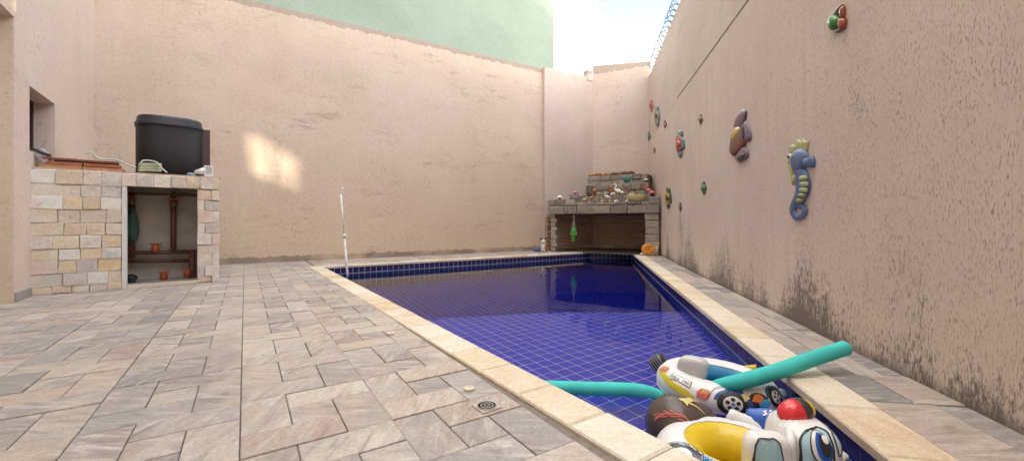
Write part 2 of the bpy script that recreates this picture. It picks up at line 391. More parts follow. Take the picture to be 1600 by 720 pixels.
jamb_m = plaster('warm_peach', [(.57, .44, .32), (.60, .47, .35), (.62, .49, .37)], samt=.15, mould=False, bumpy=.15)
green_m = plaster('mint_render', [(.27, .335, .275), (.30, .365, .30), (.33, .395, .325)], stain=(.38, .42, .37), samt=.3, mould=False)

def water_mat():
    b = NB('water'); t = b.t; t.nodes.remove(b.b)
    out = t.nodes['Material Output']
    fr = b.n('Fresnel'); fr.inputs['IOR'].default_value = 1.33
    rf = b.n('BsdfRefraction'); rf.inputs['IOR'].default_value = 1.33; rf.inputs['Roughness'].default_value = 0; rf.inputs['Color'].default_value = (.93, .97, 1, 1)
    gl = b.n('BsdfGlossy'); gl.inputs['Roughness'].default_value = 0.0
    n1 = b.noise(b.pos((1, 1, 1)), 7, 3, .5); n2 = b.noise(b.pos((1, 2.2, 1)), 1.6, 2, .5)
    bp = b.n('Bump'); bp.inputs['Strength'].default_value = .03; bp.inputs['Distance'].default_value = .02
    b.l(b.math('ADD', b.math('MULTIPLY', n1, .35), n2), bp.inputs['Height'])
    for x in (fr, rf, gl): b.l(bp.outputs[0], x.inputs['Normal'])
    ms = b.n('MixShader'); b.l(fr.outputs[0], ms.inputs[0]); b.l(rf.outputs[0], ms.inputs[1]); b.l(gl.outputs[0], ms.inputs[2])
    va_ = b.n('VolumeAbsorption'); va_.inputs['Color'].default_value = (.32, .52, .82, 1); va_.inputs['Density'].default_value = 1.0; b.l(va_.outputs[0], out.inputs['Volume'])
    b.l(ms.outputs[0], out.inputs['Surface']); return b.m
water_m = water_mat()

# ------------------------------------------------------------------ the place: walls, ground, pool
RWA, RWB = 2.087, .186                                   # side wall: X = RWA + RWB*Y
rw_dir = v3(RWB, 1, 0).normalized(); rw_n = v3(-1, RWB, 0).normalized(); rw_p = v3(RWA, 0, 0)
def rwY(Y, z=0): return v3(RWA+RWB*Y, Y, z)
def RW(px, py, lift=0): return onplane(px, py, rw_p, rw_n)+rw_n*lift
bw1, bw2 = G(350, 413), G(855, 390.3)                     # foot of the long back wall
bw_dir = (bw2-bw1).normalized(); bw_n = v3(bw_dir.y, -bw_dir.x, 0)   # towards the camera
def BW(px, py, lift=0): return onplane(px, py, bw1, bw_n)+bw_n*lift
def line_at_px(px, P, N): 
    p = onplane(px, HY+.001, P, N); return v3(p.x, p.y, 0)
lw_corner = line_at_px(147, bw1, bw_n); lw_near = G(22, 472.5)
lw_dir = (lw_corner-lw_near).normalized(); lw_n = v3(lw_dir.y, -lw_dir.x, 0)
def LW(px, py): return onplane(px, py, lw_near, lw_n)
bw_end = line_at_px(851, bw1, bw_n); front = bw1+bw_n*.13
c0 = line_at_px(851, front, bw_n); Cc = line_at_px(926, front, bw_n)
rc = rwY(RWA/((1014-CX)/F-RWB))                           # corner with the side wall
cor_dir = (rc-Cc).normalized(); cor_n = v3(cor_dir.y, -cor_dir.x, 0)
if cor_n.y > 0: cor_n = -cor_n

# ground sheet with the hole for the pool
inL0, inL1 = G(505, 417), G(1080, 713)
ld = (inL1-inL0).normalized()
def left_edge(Y, off=0): return inL0+ld*((Y-inL0.y)/ld.y)+v3(ld.y, -ld.x, 0)*off
Rb = G(986, 394.5); Rn = G(1380, 712); rd = (Rn-Rb).normalized()
def right_edge(Y, off=0): return Rb+rd*((Y-Rb.y)/rd.y)+v3(-rd.y, rd.x, 0)*off
Bb = G(922, 394)
NEAR = 1.12
pool = [left_edge(NEAR), inL0.copy(), Bb.copy(), Rb.copy(), right_edge(NEAR)]      # clockwise from the near left
def offset_poly(poly, d):
    n = len(poly); out = []; c = sum(poly, v3(0, 0, 0))/n
    for i in range(n):
        a, p, b = poly[i-1], poly[i], poly[(i+1) % n]
        d1 = (p-a).normalized(); d2 = (b-p).normalized()
        n1 = v3(-d1.y, d1.x, 0); n2 = v3(-d2.y, d2.x, 0)
        m = (n1+n2).normalized(); out.append(p+m*(d/max(.35, m.dot(n1))))
    return out
grow = offset_poly(pool, .2)
if (grow[1]-pool[1]).dot(pool[3]-pool[0]) > 0 and (grow[1]-pool[3]).length < (pool[1]-pool[3]).length: SGN = -1
else: SGN = 1
shell = offset_poly(pool, .03*SGN)                        # pool walls stand a little behind the edge of the coping
def sheet_with_hole(outer, hole, z):
    bm = bmesh.new(); es = []
    for loop in (outer, hole):
        vv = [bm.verts.new((p.x, p.y, z)) for p in loop]
        es += [bm.edges.new((vv[i], vv[(i+1) % len(vv)])) for i in range(len(vv))]
    bmesh.ops.triangle_fill(bm, use_beauty=True, edges=es)
    bm.verts.index_update(); r = [v.co.copy() for v in bm.verts], [tuple(v.index for v in f.verts) for f in bm.faces]; bm.free(); return r
ground = mk('ground', sheet_with_hole([v3(-80, -80, 0), v3(80, -80, 0), v3(80, 80, 0), v3(-80, 80, 0)], shell, -.014), mortar_m, kind='structure')

def inside(p, poly):
    r = False; j = len(poly)-1
    for i in range(len(poly)):
        a, b = poly[i], poly[j]
        if (a.y > p.y) != (b.y > p.y) and p.x < (b.x-a.x)*(p.y-a.y)/(b.y-a.y)+a.x: r = not r
        j = i
    return r
def area_px(q):
    s = [proj(p) for p in q]
    if any(x is None for x in s): return 0
    s2 = [(min(max(x, -60), 1660), min(max(y, 300), 780)) for x, y in s]
    return abs(sum(s2[i][0]*s2[(i+1) % len(s2)][1]-s2[(i+1) % len(s2)][0]*s2[i][1] for i in range(len(s2))))/2

# patio paving: pinwheels of four oblong stones round a small one, columns .646 wide along the paving axis
MOD, CELL, GAP = .646, .646/3, .0025
rects = []
wide_pool = offset_poly(pool, .12*SGN)
PIN = [(0, 1, 1, 3), (1, 3, 2, 3), (2, 3, 0, 2), (0, 2, 0, 1), (1, 2, 1, 2)]
for ci in range(-9, 15):
    v0 = -.02+ci*MOD if ci < 2 else -.02+2*MOD+.03+(ci-2)*MOD
    if ci == 1: v0 = .62
    for ri in range(-4, 16):
        u0 = 2.07+ri*MOD
        for (a0, a1, b0, b1) in PIN:
            q = [UV(u0+b0*CELL+GAP, v0+a0*CELL+GAP), UV(u0+b0*CELL+GAP, v0+a1*CELL-GAP), UV(u0+b1*CELL-GAP, v0+a1*CELL-GAP), UV(u0+b1*CELL-GAP, v0+a0*CELL+GAP)]
            if ci >= 2 and any(inside(p, wide_pool) for p in q): continue
            if ci >= 2 and (sum(q, v3(0, 0, 0))/4-Bb).dot(U) < -.6: continue
            c = sum(q, v3(0, 0, 0))/4
            if (c-bw1).dot(bw_n) < -.15 or (c-lw_near).dot(lw_n) < -.5 or c.y < .3: continue
            if c.x > RWA+RWB*c.y-.3: continue
            rects.append((q, random.random() if (a0, b0) != (1, 1) else random.choice((.66, .64, .68, .36, .38, .7))))
# side strip between the right-hand coping and the wall
def side_pt(s, t): 
    a = right_edge(s, -.0); a = right_edge(s)+v3(-rd.y, rd.x, 0)*0
    nrm = v3(rw_dir.y, -rw_dir.x, 0)
    a = right_edge(s)+nrm*.285; b = rwY(s)-nrm*.004
    return lerp(a, b, t)
s = .6
while s < 13.2:
    ln = random.choice((.42, .5, .62))
    k = random.random()
    if k < .4: cuts = [0, .45, 1]
    elif k < .7: cuts = [0, .62, 1]
    else: cuts = [0, .34, .68, 1]
    for a, b in zip(cuts, cuts[1:]):
        e = .008
        if random.random() < .45 and b-a > .4:
            m = s+ln*random.uniform(.35, .65); spans = [(s, m), (m, s+ln)]
        else: spans = [(s, s+ln)]
        for s0, s1 in spans:
            sh = .12
            q = [side_pt(s0+GAP-sh*a, a+e), side_pt(s1-GAP-sh*a, a+e), side_pt(s1-GAP-sh*b, b-e), side_pt(s0+GAP-sh*b, b-e)]
            rects.append((q[::-1], random.choice((.0, .3, .36, .42, .8, .84, .9, .2, .15))))
    s += ln
rects.sort(key=lambda r: -area_px(r[0]))
for q, rn in rects[:300]:
    dz = random.uniform(-.004, .004)
    mk('paving_stone', slabq(q, -.03, dz, .004), paving_m, ground, rnd=rn)
rest_v, rest_f, rest_r = [], [], []
for q, rn in rects[300:]:
    v, f = slabq(q, -.03, random.uniform(-.0025, .0025), .004); n = len(rest_v); rest_v += v; rest_f += [tuple(i+n for i in t) for t in f]; rest_r += [rn]*len(v)
mk('far_paving', (rest_v, rest_f), paving_m, ground, kind='stuff', rnd=rest_r)

# pool shell and its tiles
TS = .130; WZ = -.18; ZS, ZD = -.45, -2.3; ZT = -.042
n = len(shell)
wv, wf = [], []
for i in range(n):
    a, b = shell[i], shell[(i+1) % n]; k = len(wv)
    wv += [v3(a.x, a.y, -.015), v3(b.x, b.y, -.015), v3(b.x, b.y, ZD-.05), v3(a.x, a.y, ZD-.05)]; wf.append((k, k+1, k+2, k+3))
pool_wall = mk('pool_wall', (wv, wf), grout_m, kind='structure')
step = [left_edge(5.12, -.1), v3(.5, 5.6, 0), right_edge(5.62, -.1)]
# floors clipped to the shell
def clip(poly, a, b, keep_left=True):
    out = []
    def side(p): return ((b.x-a.x)*(p.y-a.y)-(b.y-a.y)*(p.x-a.x))*(1 if keep_left else -1)
    for i in range(len(poly)):
        p, q = poly[i], poly[(i+1) % len(poly)]; sp_, sq = side(p), side(q)
        if sp_ >= 0: out.append(p)
        if (sp_ > 0 > sq) or (sp_ < 0 < sq): out.append(p+(q-p)*(sp_/(sp_-sq)))
    return out
def clip_pool(poly):
    for i in range(n):
        poly = clip(poly, shell[i], shell[(i+1) % n], SGNL)
        if len(poly) < 3: return []
    return poly
ctr = sum(shell, v3(0, 0, 0))/n
SGNL = ((shell[1].x-shell[0].x)*(ctr.y-shell[0].y)-(shell[1].y-shell[0].y)*(ctr.x-shell[0].x)) > 0
def near_of_step(poly, near=True):
    a, b = step[0], step[1]; c = step[2]
    # one straight edge is enough for tiles on either side of the bend
    pc = sum(poly, v3(0, 0, 0))/len(poly)
    if pc.x < .5: return clip(poly, a, b, not near)
    return clip(poly, b, c, not near)
big = [p for p in shell]
shal = [shell[0], left_edge(5.12, 0), v3(.5, 5.6, 0), right_edge(5.62, 0), shell[4]]
deep = [left_edge(5.12, 0), shell[1], shell[2], shell[3], right_edge(5.62, 0), v3(.5, 5.6, 0)]
fl = join(([v3(p.x, p.y, ZS) for p in shal], [tuple(range(5))]), ([v3(p.x, p.y, ZD) for p in deep], [tuple(range(6))]))
fl = join(fl, ([v3(p.x, p.y, z) for p in (shal[1], shal[2], shal[3]) for z in (ZS, ZD)], [(0, 1, 3, 2), (2, 3, 5, 4)]))
pool_floor = mk('pool_floor', fl, grout_m, kind='structure')
ftiles = []
g = .0042
for iu in range(-8, 90):
    for iv in range(4, 100):
        u0, v0 = .02+iu*TS, 1.42+(iv-8)*TS
        q = [UV(u0+g, v0+g), UV(u0+g, v0+TS-g), UV(u0+TS-g, v0+TS-g), UV(u0+TS-g, v0+g)]
        if not any(inside(p, shell) for p in q): continue
        q2 = clip_pool(q)
        if len(q2) < 3: continue
        a = near_of_step(q2, True); b = near_of_step(q2, False)
        if len(a) > 2: ftiles.append((a, ZS+.004))
        if len(b) > 2: ftiles.append((b, ZD+.004))
def tprism(poly, z):
    m = len(poly); return [v3(p.x, p.y, z) for p in poly]+[v3(p.x, p.y, z-.004) for p in poly], [tuple(range(m))]+[(i, (i+1) % m, m+(i+1) % m, m+i) for i in range(m)]
def tile_area(t):
    a = area_px([v3(p.x, p.y, (t[1]-WZ)*.72+WZ) for p in t[0]])
    s_ = proj(t[0][0]); 
    if s_ is None or not (600 < s_[0] < 1330 and s_[1] < 700): a *= .01
    return a
ftiles.sort(key=lambda t: -tile_area(t))
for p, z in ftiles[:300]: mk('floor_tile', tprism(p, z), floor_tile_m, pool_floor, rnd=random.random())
rv, rf_, rr = [], [], []
for p, z in ftiles[300:]:
    v, f = tprism(p, z); k = len(rv); rv += v; rf_ += [tuple(i+k for i in t) for t in f]; rr += [random.random()]*len(v)
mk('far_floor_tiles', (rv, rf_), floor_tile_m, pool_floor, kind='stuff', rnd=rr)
# wall tiles: the rows in the air and just under the water line are single pieces on the back and right-hand walls
rv, rf_, rr = [], [], []; single = []
for i in range(n):
    a, b = shell[i], shell[(i+1) % n]; ln = (b-a).length; d = (b-a).normalized(); nn = v3(d.y, -d.x, 0)
    if nn.dot(ctr-a) < 0: nn = -nn
    fr = Fr(v3(a.x, a.y, 0), d, Z, nn); cnt = int(ln/TS)
    for row in range(18):
        z1 = ZT-row*TS; z0 = max(z1-TS, ZD)
        if z1 < ZD+.02: continue
        for k in range(cnt+1):
            x0, x1 = k*TS+g, min((k+1)*TS-g, ln-.004)
            if x1-x0 < .02: continue
            vf = [fr(x0, z0+g, .0005), fr(x1, z0+g, .0005), fr(x1, z1-g, .0005), fr(x0, z1-g, .0005), fr(x0, z0+g, .004), fr(x1, z0+g, .004), fr(x1, z1-g, .004), fr(x0, z1-g, .004)], [(4, 5, 6, 7), (0, 1, 5, 4), (1, 2, 6, 5), (2, 3, 7, 6), (3, 0, 4, 7)]
            if row == 0 and i in (1, 2, 3): single.append(vf)
            else:
                q = len(rv); rv += vf[0]; rf_ += [tuple(j+q for j in t) for t in vf[1]]; rr += [random.random()]*8
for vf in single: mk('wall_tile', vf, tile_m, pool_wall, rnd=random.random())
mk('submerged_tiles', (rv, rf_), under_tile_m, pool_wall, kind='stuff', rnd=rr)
ws = offset_poly(shell, .01*SGN)
mk('pool_water', prism([(p.x, p.y) for p in ws], ZD-.2, WZ), water_m, kind='structure')

# coping stones round the pool
cop_top = .010
def coping(a, b, wd, ln0, ln1, side, skew=0.0):
    L_ = (b-a).length; d = (b-a).normalized(); nn = v3(-d.y, d.x, 0)*side; s = 0
    while s < L_-.02:
        e = min(s+random.uniform(ln0, ln1), L_)
        if L_-e < .12: e = L_
        gp = .003
        q = [a+d*(s+gp), a+d*(e-gp), a+d*(e-gp)+nn*wd, a+d*(s+gp)+nn*wd]
        q = [v3(p.x, p.y, 0) for p in q]
        if side < 0: q = q[::-1]
        mk('coping_stone', slabq(q, -.040, cop_top+random.uniform(-.002, .002), .010), coping_m, pool_wall, rnd=random.random())
        s = e
nl = v3(ld.y, -ld.x, 0)
coping(left_edge(NEAR, 0), left_edge(inL0.y+.22, 0), .262, .38, .46, 1)
coping(left_edge(NEAR-.24, 0), right_edge(NEAR-.24, 0), .24, .3, .4, -1) if False else None
coping(inL0, Bb, .262, .40, .5, 1)
coping(Bb, Rb, .27, .40, .5, 1)
coping(right_edge(Rb.y+.2, 0), right_edge(NEAR, 0), .282, .34, .55, 1)
# paving over the rest of the near end
mk('near_edge_slab', slabq([left_edge(NEAR-.3, .26), right_edge(NEAR-.3)+v3(.28, 0, 0), right_edge(NEAR), left_edge(NEAR)][::-1], -.04, .008, .004), coping_m, pool_wall, rnd=.3)

# walls
def wallbox(a, b, nrm, th, z0, z1, top2=None):
    """upright slab from a to b, its face on the line a-b, thickness away from nrm"""
    p = [a, b, b-nrm*th, a-nrm*th]; t = z1 if top2 is None else top2
    hs = (z1, t, t, z1)
    v = [v3(q.x, q.y, z0) for q in p]+[v3(q.x, q.y, h) for q, h in zip(p, hs)]
    return v, [(3, 2, 1, 0), (4, 5, 6, 7)]+[(i, (i+1) % 4, 4+(i+1) % 4, 4+i) for i in range(4)]
H1 = 6.2
bwall = mk('back_wall', wallbox(lw_corner-bw_dir*.0, c0+bw_dir*.4-bw_n*.13, bw_n, .3, -.02, H1), back_m, label='long peach rendered boundary wall behind the pool, below the green building', cat='wall')
mk('corner_wall', wallbox(c0, Cc+bw_dir*.2, bw_n, .125, -.02, H1+.02), corner_m, label='narrow peach wall section between the long back wall and the corner', cat='wall')
hC, hR = 1+(HY-103)*Cc.y/F, 1+(HY-95.5)*rc.y/F
mk('corner_wall', join(wallbox(Cc, rc+cor_dir*.02, cor_n, .3, -.02, hC, hR)), corner_m, label='peach rendered wall right above the barbecue with the sky over its top', cat='wall')
pst = Fr(line_at_px(921, Cc, bw_n)+bw_n*.03, bw_dir, -bw_n, Z)
mk('wall_post', pst.m(box(-.12, .12, 0, .25, H1-.1, H1+.28)), corner_m, label='short peach masonry stub on the wall top left of the corner', cat='post')
side = thing('side_wall', rwY(7), 'tall rough rendered side wall with mould stains along its foot', 'wall')
rwH = 1+(HY-100)*RW(1022, 100).y/F
mk('upper_wall', wallbox(rwY(-3), rwY(rc.y+.3), rw_n, .35, -.02, rwH), corner_m, side)
Yl = RW(1062, 150).y; hl = RW(1120, 76).z
low = wallbox(rwY(-3)+rw_n*.05, rwY(Yl)+rw_n*.05, rw_n, .049, -.02, hl)
mk('lower_render', low, side_m, side)
mk('lower_render', wallbox(rwY(Yl)+rw_n*.047, rwY(rc.y+.05)+rw_n*.047, rw_n, .046, -.02, hl-.4) if False else wallbox(rwY(Yl)+rw_n*.012, rwY(rc.y+.02)+rw_n*.012, rw_n, .011, -.02, hl*.98), side_m, side)
mk('ledge_shadow_line', wallbox(rwY(-3)+rw_n*.054, rwY(Yl)+rw_n*.054, rw_n, .052, hl+.0005, hl+.022), simple('shadow_line_grime', (.15, .12, .105), .9, scale=9, var=.5), side)  # dark strip: shadow line painted into the colour, along with grime
# green building behind
gb = line_at_px(866, bw1-bw_n*.35, bw_n); gl = lw_corner-bw_dir*6-bw_n*.35
mk('green_building', wallbox(gl, gb, bw_n, 5, -.02, 15), green_m, label='mint green rendered building rising behind the back wall', cat='building')
# house on the left: wall with a window niche and a wide opening, plus an added gap for sun
house = thing('house', lw_near, 'peach house wall at the left edge with a small window above the stone pump house', 'house')
hfr = Fr(lw_near, lw_dir, Z, lw_n)                        # x along the wall away from camera, y up, z out into the yard
lwl = (lw_corner-lw_near).length
def lwx(px): p = onplane(px, HY+.001, lw_near, lw_n); return (p-lw_near).dot(lw_dir)
wx0, wx1 = lwx(46), lwx(86); wz0, wz1 = 1.93, LW(86, 163).z
HT = 15  # unseen upper wall raised to keep the whole yard in shade
# added unseen gap, aimed so its sun imitates reflected light on the back wall
pc = BW(436, 258); t_ = (pc-lw_near).dot(lw_n)/(-(to_sun.dot(lw_n))) if to_sun.dot(lw_n) else 1
hit = pc+to_sun*abs(t_); sx, sz = (hit-lw_near).dot(lw_dir), hit.z
op = 1+(HY-27)*lw_near.y/F
def hb(x0, x1, y0, y1, z0=-.30, z1=0): return hfr.m(box(x0, x1, y0, y1, z0, z1))
xa, xb, ya, yb = sx-.95, sx+.95, sz-.48, sz+.52
wallp = [hb(0, wx0, -.02, wz1), hb(wx0, wx1, -.02, wz0), hb(wx1, lwl+.5, -.02, wz1), hb(0, lwl+.5, wz1, ya)]
wallp += [hb(-22, xa, ya, yb), hb(xb, lwl+.5, ya, yb), hb(-22, lwl+.5, yb, HT), hb(-22, 0, op, ya), hb(-22, -5, -.02, op)]
def weld(vf):
    bm = bmesh.new(); vv = [bm.verts.new(v) for v in vf[0]]
    for f in vf[1]: bm.faces.new([vv[i] for i in f])
    return vf
mk('wall', join(*wallp), left_m, house)
mk('jamb', hfr.m(box(-.004, .05, -.02, op+.02, -.55, -.004)), jamb_m, house)
mk('recessed_wall', hfr.m(box(-22, -.003, -.02, op+.3, -.75, -.56)), jamb_m, house)
def sun_mask():  # blotchy pane added to dim and mottle the sun patch
    b = NB('sun_mask_pane'); t = b.t; t.nodes.remove(b.b); tr_ = b.n('BsdfTransparent'); f_ = b.noise(b.pos(), 2.6, 3)
    b.l(b.ramp(f_, [(.34, (.16, .16, .15)), (.56, (.85, .84, .80))]), tr_.inputs['Color']); b.l(tr_.outputs[0], t.nodes['Material Output'].inputs['Surface']); return b.m
mk('sun_gap_pane', hfr.m(box(xa+.002, xb-.002, ya+.002, yb-.002, -.17, -.165)), sun_mask(), house)
mk('sun_gap_bar', hfr.m(box(sx-.022, sx+.022, ya, yb, -.2, -.12)), simple('dark_bar', (.035, .022, .02), .5), house)  # bar added out of view to split the sun patch in two
mk('baseboard', hfr.m(box(.0, (G(58, 462)-lw_near).length, 0, .115, .0005, .02)), simple('grey_skirting', (.30, .27, .25), .6), house)
win = mk('window', hfr.m(box(wx0+.02, wx1-.02, wz0+.02, wz1-.02, -.27, -.262)), simple('dark_glass', (.02, .02, .022), .08), house)
mk('window_frame', join(*[hfr.m(b_) for b_ in (box(wx0+.005, wx0+.05, wz0+.005, wz1-.005, -.262, -.225), box(wx1-.05, wx1-.005, wz0+.005, wz1-.005, -.262, -.22), box(wx0+.05, wx1-.05, wz1-.05, wz1-.005, -.262, -.22), box(wx0+.05, wx1-.05, wz0+.005, wz0+.05, -.262, -.22))]), simple('dark_wood', (.06, .025, .02), .5), win)

# ------------------------------------------------------------------ stone pump house on the left
PL, PR = G(60, 460.5), G(340, 439.3)
pd = (PR-PL).normalized(); pin = v3(-pd.y, pd.x, 0)
if pin.y < 0: pin = -pin
PW = (PR-PL).length; PH = 1.70
pf = Fr(PL, pd, pin, Z)                                   # x along the front, y inwards, z up
def PX(px, dy=0.0): p = onplane(px, HY+.001, PL+pin*dy, pin); return (p-PL).dot(pd)
def PP(px, py, dy=0.0): p = onplane(px, py, PL+pin*dy, pin); q = p-PL; return q.dot(pd), p.z
def back_depth(x): p = pf(x, 0, 0); return (p-bw1).dot(bw_n)/(-pin.dot(bw_n))
pump = thing('pump_house', pf(PW/2, .4, 0), 'low pump house faced with split sandstone, open front showing brown pipes', 'pump house')
xo0, xo1 = PX(190.5), PX(308.5); zo1 = PP(250, 293)[1]
white_pl = simple('pale_plaster', (.62, .60, .57), .85, .2, scale=5, var=.08)
dR = back_depth(PW)-.01; dL = back_depth(0)
core = join(pf.m(box(-.1, xo0, .0, .5, -.02, PH-.004)), pf.m(box(xo1, PW-.03, .0, .12, -.02, PH-.004)), pf.m(box(xo0, xo1, .0, .12, zo1+.01, PH-.004)))
mk('wall', core, simple('pale_mortar', (.52, .44, .36), .9, .2), pump)
mk('side_wall', pf.m(box(PW-.03, PW+.025, .02, dR, -.02, PH-.05)), simple('side_plaster', (.56, .50, .44), .85, .2, scale=6, var=.12), pump)
rp_ = [pf(-.1, -.02), pf(PW+.045, -.02), pf(PW+.045, dR), pf(-.1, min(dL, 2.6))]
mk('roof_slab', prism([(p.x, p.y) for p in rp_], PH, PH+.025), simple('slab_stone', (.46, .38, .30), .8, .2, bump=.4), pump)
mk('inner_wall', join(pf.m(box(xo0-.05, PW-.04, .86, .9, 0, PH-.01)), pf.m(box(xo0-.05, xo0-.001, .13, .86, 0, PH-.01)), pf.m(box(xo0, PW-.04, .0, .86, -.015, .02))), simple('dull_plaster', (.42, .37, .32), .85, .2, scale=4, var=.2), pump)  # darker plaster tone inside the opening
mk('jamb', pf.m(box(xo0+.002, xo0+.055, -.045, .14, .0, zo1)), white_pl, pump)
mk('threshold', pf.m(box(xo0+.06, xo1, -.05, .02, .0, .05)), coping_m, pump, rnd=.7)
def clad(x, z, h, ymin=0): return stone(x[0]+.0015, x[1]-.0015, z+.0015, z+h-.0015, random.uniform(.03, .055), .007, .007, .006)
def put_stone(x, z, h, rn=None):
    v, f = clad(x, z, h); mk('cladding_stone', pf.m((v, f)), clad_m, pump, rnd=random.random() if rn is None else rn)
zs = [0, .10]; rows = 9
for i in range(rows): zs.append(.10+(PH-.10)*(i+1)/rows+(random.uniform(-.022, .022) if i < rows-1 else 0))
for i in range(len(zs)-1):
    x = 0; k = 0
    bounds = [-.075]
    first = random.uniform(.12, .25)
    x = first; bounds.append(x)
    while x < xo0-.30: x += random.uniform(.17, .27); bounds.append(x)
    if xo0-bounds[-1] < .09: bounds.pop()
    bounds.append(xo0)
    for a, b in zip(bounds, bounds[1:]): put_stone((a, b), zs[i], zs[i+1]-zs[i])
    # right-hand pier, bonded corners
    if zs[i+1] <= zo1+.08:
        w_ = PW-xo1; c = xo1+w_*(.35 if i % 2 else .7)
        put_stone((xo1, c), zs[i], zs[i+1]-zs[i]); put_stone((c, PW+.02), zs[i], zs[i+1]-zs[i])
zl = zo1
lb = [xo0+(PW+.02-xo0)*t for t in (0, .135, .30, .48, .63, .79, .93, 1)]
for k, (a, b) in enumerate(zip(lb, lb[1:])): put_stone((a, b), zl, PH-zl, (.2, .66, .9, .35, .05, .5, .95)[k])
# pipework
pipe_m = simple('brown_pipe', (.13, .045, .03), .4); org_m = simple('orange_valve', (.38, .085, .025), .5)
def ip(px, py, d): x, z = PP(px, py, d); return pf(x, d, z)
D_ = .72
pw = thing('pipework', ip(250, 435, D_), 'brown plastic pool pipes with orange valves inside the pump house', 'pipes')
for pts, r_ in (([(205, 300), (205, 402)], .05), ([(271, 300), (271, 396)], .04), ([(197, 395), (309, 393)], .035), ([(197, 408), (300, 407)], .032), ([(300, 392), (300, 430), (306, 434)], .05)):
    mk('pipe', tube([ip(a, b, D_) for a, b in pts], r_, 10), pipe_m, pw, True)
mk('cross_beam', pf.m(box(PX(197, D_), PX(309, D_), D_-.03, D_+.03, PP(250, 303, D_)[1]-.025, PP(250, 303, D_)[1]+.02)), simple('dark_wood', (.06, .025, .02), .5), pw)
for a, b in ((205, 314), (271, 318), (243, 388), (256, 432), (293, 427)):
    c = ip(a, b, D_-.09)
    vv = mk('valve', lathe([(.02, -.06), (.05, -.05), (.055, .02), (.035, .05), (.02, .07)], 10, c), pipe_m if b < 330 else org_m, pw, True)
    mk('valve_handle', join(pf.m(([v-PL for v in []], []))) if False else join(tube([c+pd*-.075+Z*.07, c+pd*.075+Z*.07], .016, 6), tube([c+Z*.0, c+Z*.08], .02, 6), tube([c-pd*.04+Z*.02, c+pd*.04-Z*.04], .03, 6)), org_m, vv)
bagc = [ip(207, y_, D_-.12) for y_ in (326, 335, 347, 362, 374, 379)]
mk('mesh_bag', tube(catmull(bagc, 3), [.02, .05, .075, .085, .06, .02], 10), simple('green_net', (.03, .07, .05), .8, bump=.6), label='dark green net bag hanging on the pipe inside the pump house', cat='bag', smooth=True)
mk('filter_pump', join(ell(ip(203, 437, .6)+Z*.03, .10, .09, .06, None, 10, 6), pf.m(box(PX(199, .6), PX(212, .6), .52, .7, .02, .075))), simple('black_plastic', (.02, .02, .022), .4), label='small black pump on the floor of the pump house', cat='pump', smooth=True)

# heat pump on the roof
RT = PH+.026
hx0, hx1 = PX(209, .30), PX(319, .30)
hc = pf((hx0+hx1)/2, .62, RT); hw = (hx1-hx0)/2; hd = .46; hz1 = PP(250, 182, .3)[1]
heat = thing('heat_pump', hc, 'black rounded pool heat pump standing on the stone pump house', 'heat pump')
def sup(a, b, p, n=48): return [(a*math.copysign(abs(math.cos(t))**p, math.cos(t)), b*math.copysign(abs(math.sin(t))**p, math.sin(t))) for t in [2*math.pi*i/n for i in range(n)]]
def stack(c, layers, p=.66, n=48):
    vs_, fs = [], []
    for a, b, z in layers:
        for x, y in sup(a, b, p, n): vs_.append(c+pd*x+pin*y+Z*z)
    for i in range(len(layers)-1):
        for k in range(n): fs.append((i*n+k, i*n+(k+1) % n, (i+1)*n+(k+1) % n, (i+1)*n+k))
    fs += [tuple(range(n))[::-1], tuple(range((len(layers)-1)*n, len(layers)*n))]
    return vs_, fs
def grille():
    b = NB('black_grille'); wv_ = b.n('TexWave'); wv_.bands_direction = 'Z'; wv_.inputs['Scale'].default_value = 24; b.l(b.pos(), wv_.inputs['Vector'])
    b.bump(wv_.outputs['Fac'], .6, .01); c = b.ramp(wv_.outputs['Fac'], [(.2, (.010, .009, .010)), (.8, (.026, .022, .024))]); return b.done(c, .55, .4)
blk = simple('charcoal_plastic', (.030, .028, .036), .38, .5, scale=8)
hh = hz1-RT
mk('body', stack(hc, [(hw*.985, hd*.985, .05), (hw*.985, hd*.985, hh*.86)]), grille(), heat, True)
mk('base', stack(hc, [(hw*.80, hd*.8, 0), (hw*.80, hd*.8, .05)]), blk, heat)
mk('lid', stack(hc, [(hw*1.0, hd*1.0, hh*.84), (hw*1.025, hd*1.025, hh*.85), (hw*1.025, hd*1.025, hh*.885), (hw*.975, hd*.975, hh*.90), (hw*.965, hd*.965, hh*.975), (hw*.94, hd*.94, hh*1.0), (hw*.5, hd*.5, hh*1.015)]), blk, heat)
mk('side_panel', pf.m(box(PX(319, .62)-.06, PX(327, .62), .42, .80, RT+.04, RT+hh*.88)), simple('red_brown_panel', (.06, .025, .028), .4), heat)

# clutter on the roof
wood = [simple('board_'+k, c, .7, .2, scale=20, var=.25) for k, c in (('red', (.33, .12, .06)), ('tan', (.42, .21, .11)), ('dark', (.20, .075, .045)))]
def board(px0, px1, py, d0, wd, th, m, lab, lift=0, twist=0.0):
    x0, x1 = PX(px0, d0), PX(px1, d0); z = PP((px0+px1)/2, py, d0)[1]
    v = [pf(x, d0+wd*k+twist*(x-x0), z+t) for t in (0, th) for k in (0, 1) for x in (x0, x1)]
    f = box(0, 1, 0, 1, 0, 1)[1]
    mk('board', (v, f), m, label=lab, cat='board', group='boards stacked on the pump house')
board(60, 128, 264.5, .04, .22, .055, wood[1], 'lowest tan board on the pump house, nearest the house wall')
board(129, 193, 267, .03, .24, .045, wood[1], 'lowest tan board on the pump house, nearer the heat pump')
board(72, 128, 258.5, .06, .22, .05, wood[0], 'upper tan-red board in the left pile on the pump house')
board(132, 188, 261, .06, .2, .04, wood[0], 'middle reddish board in the right pile on the pump house')
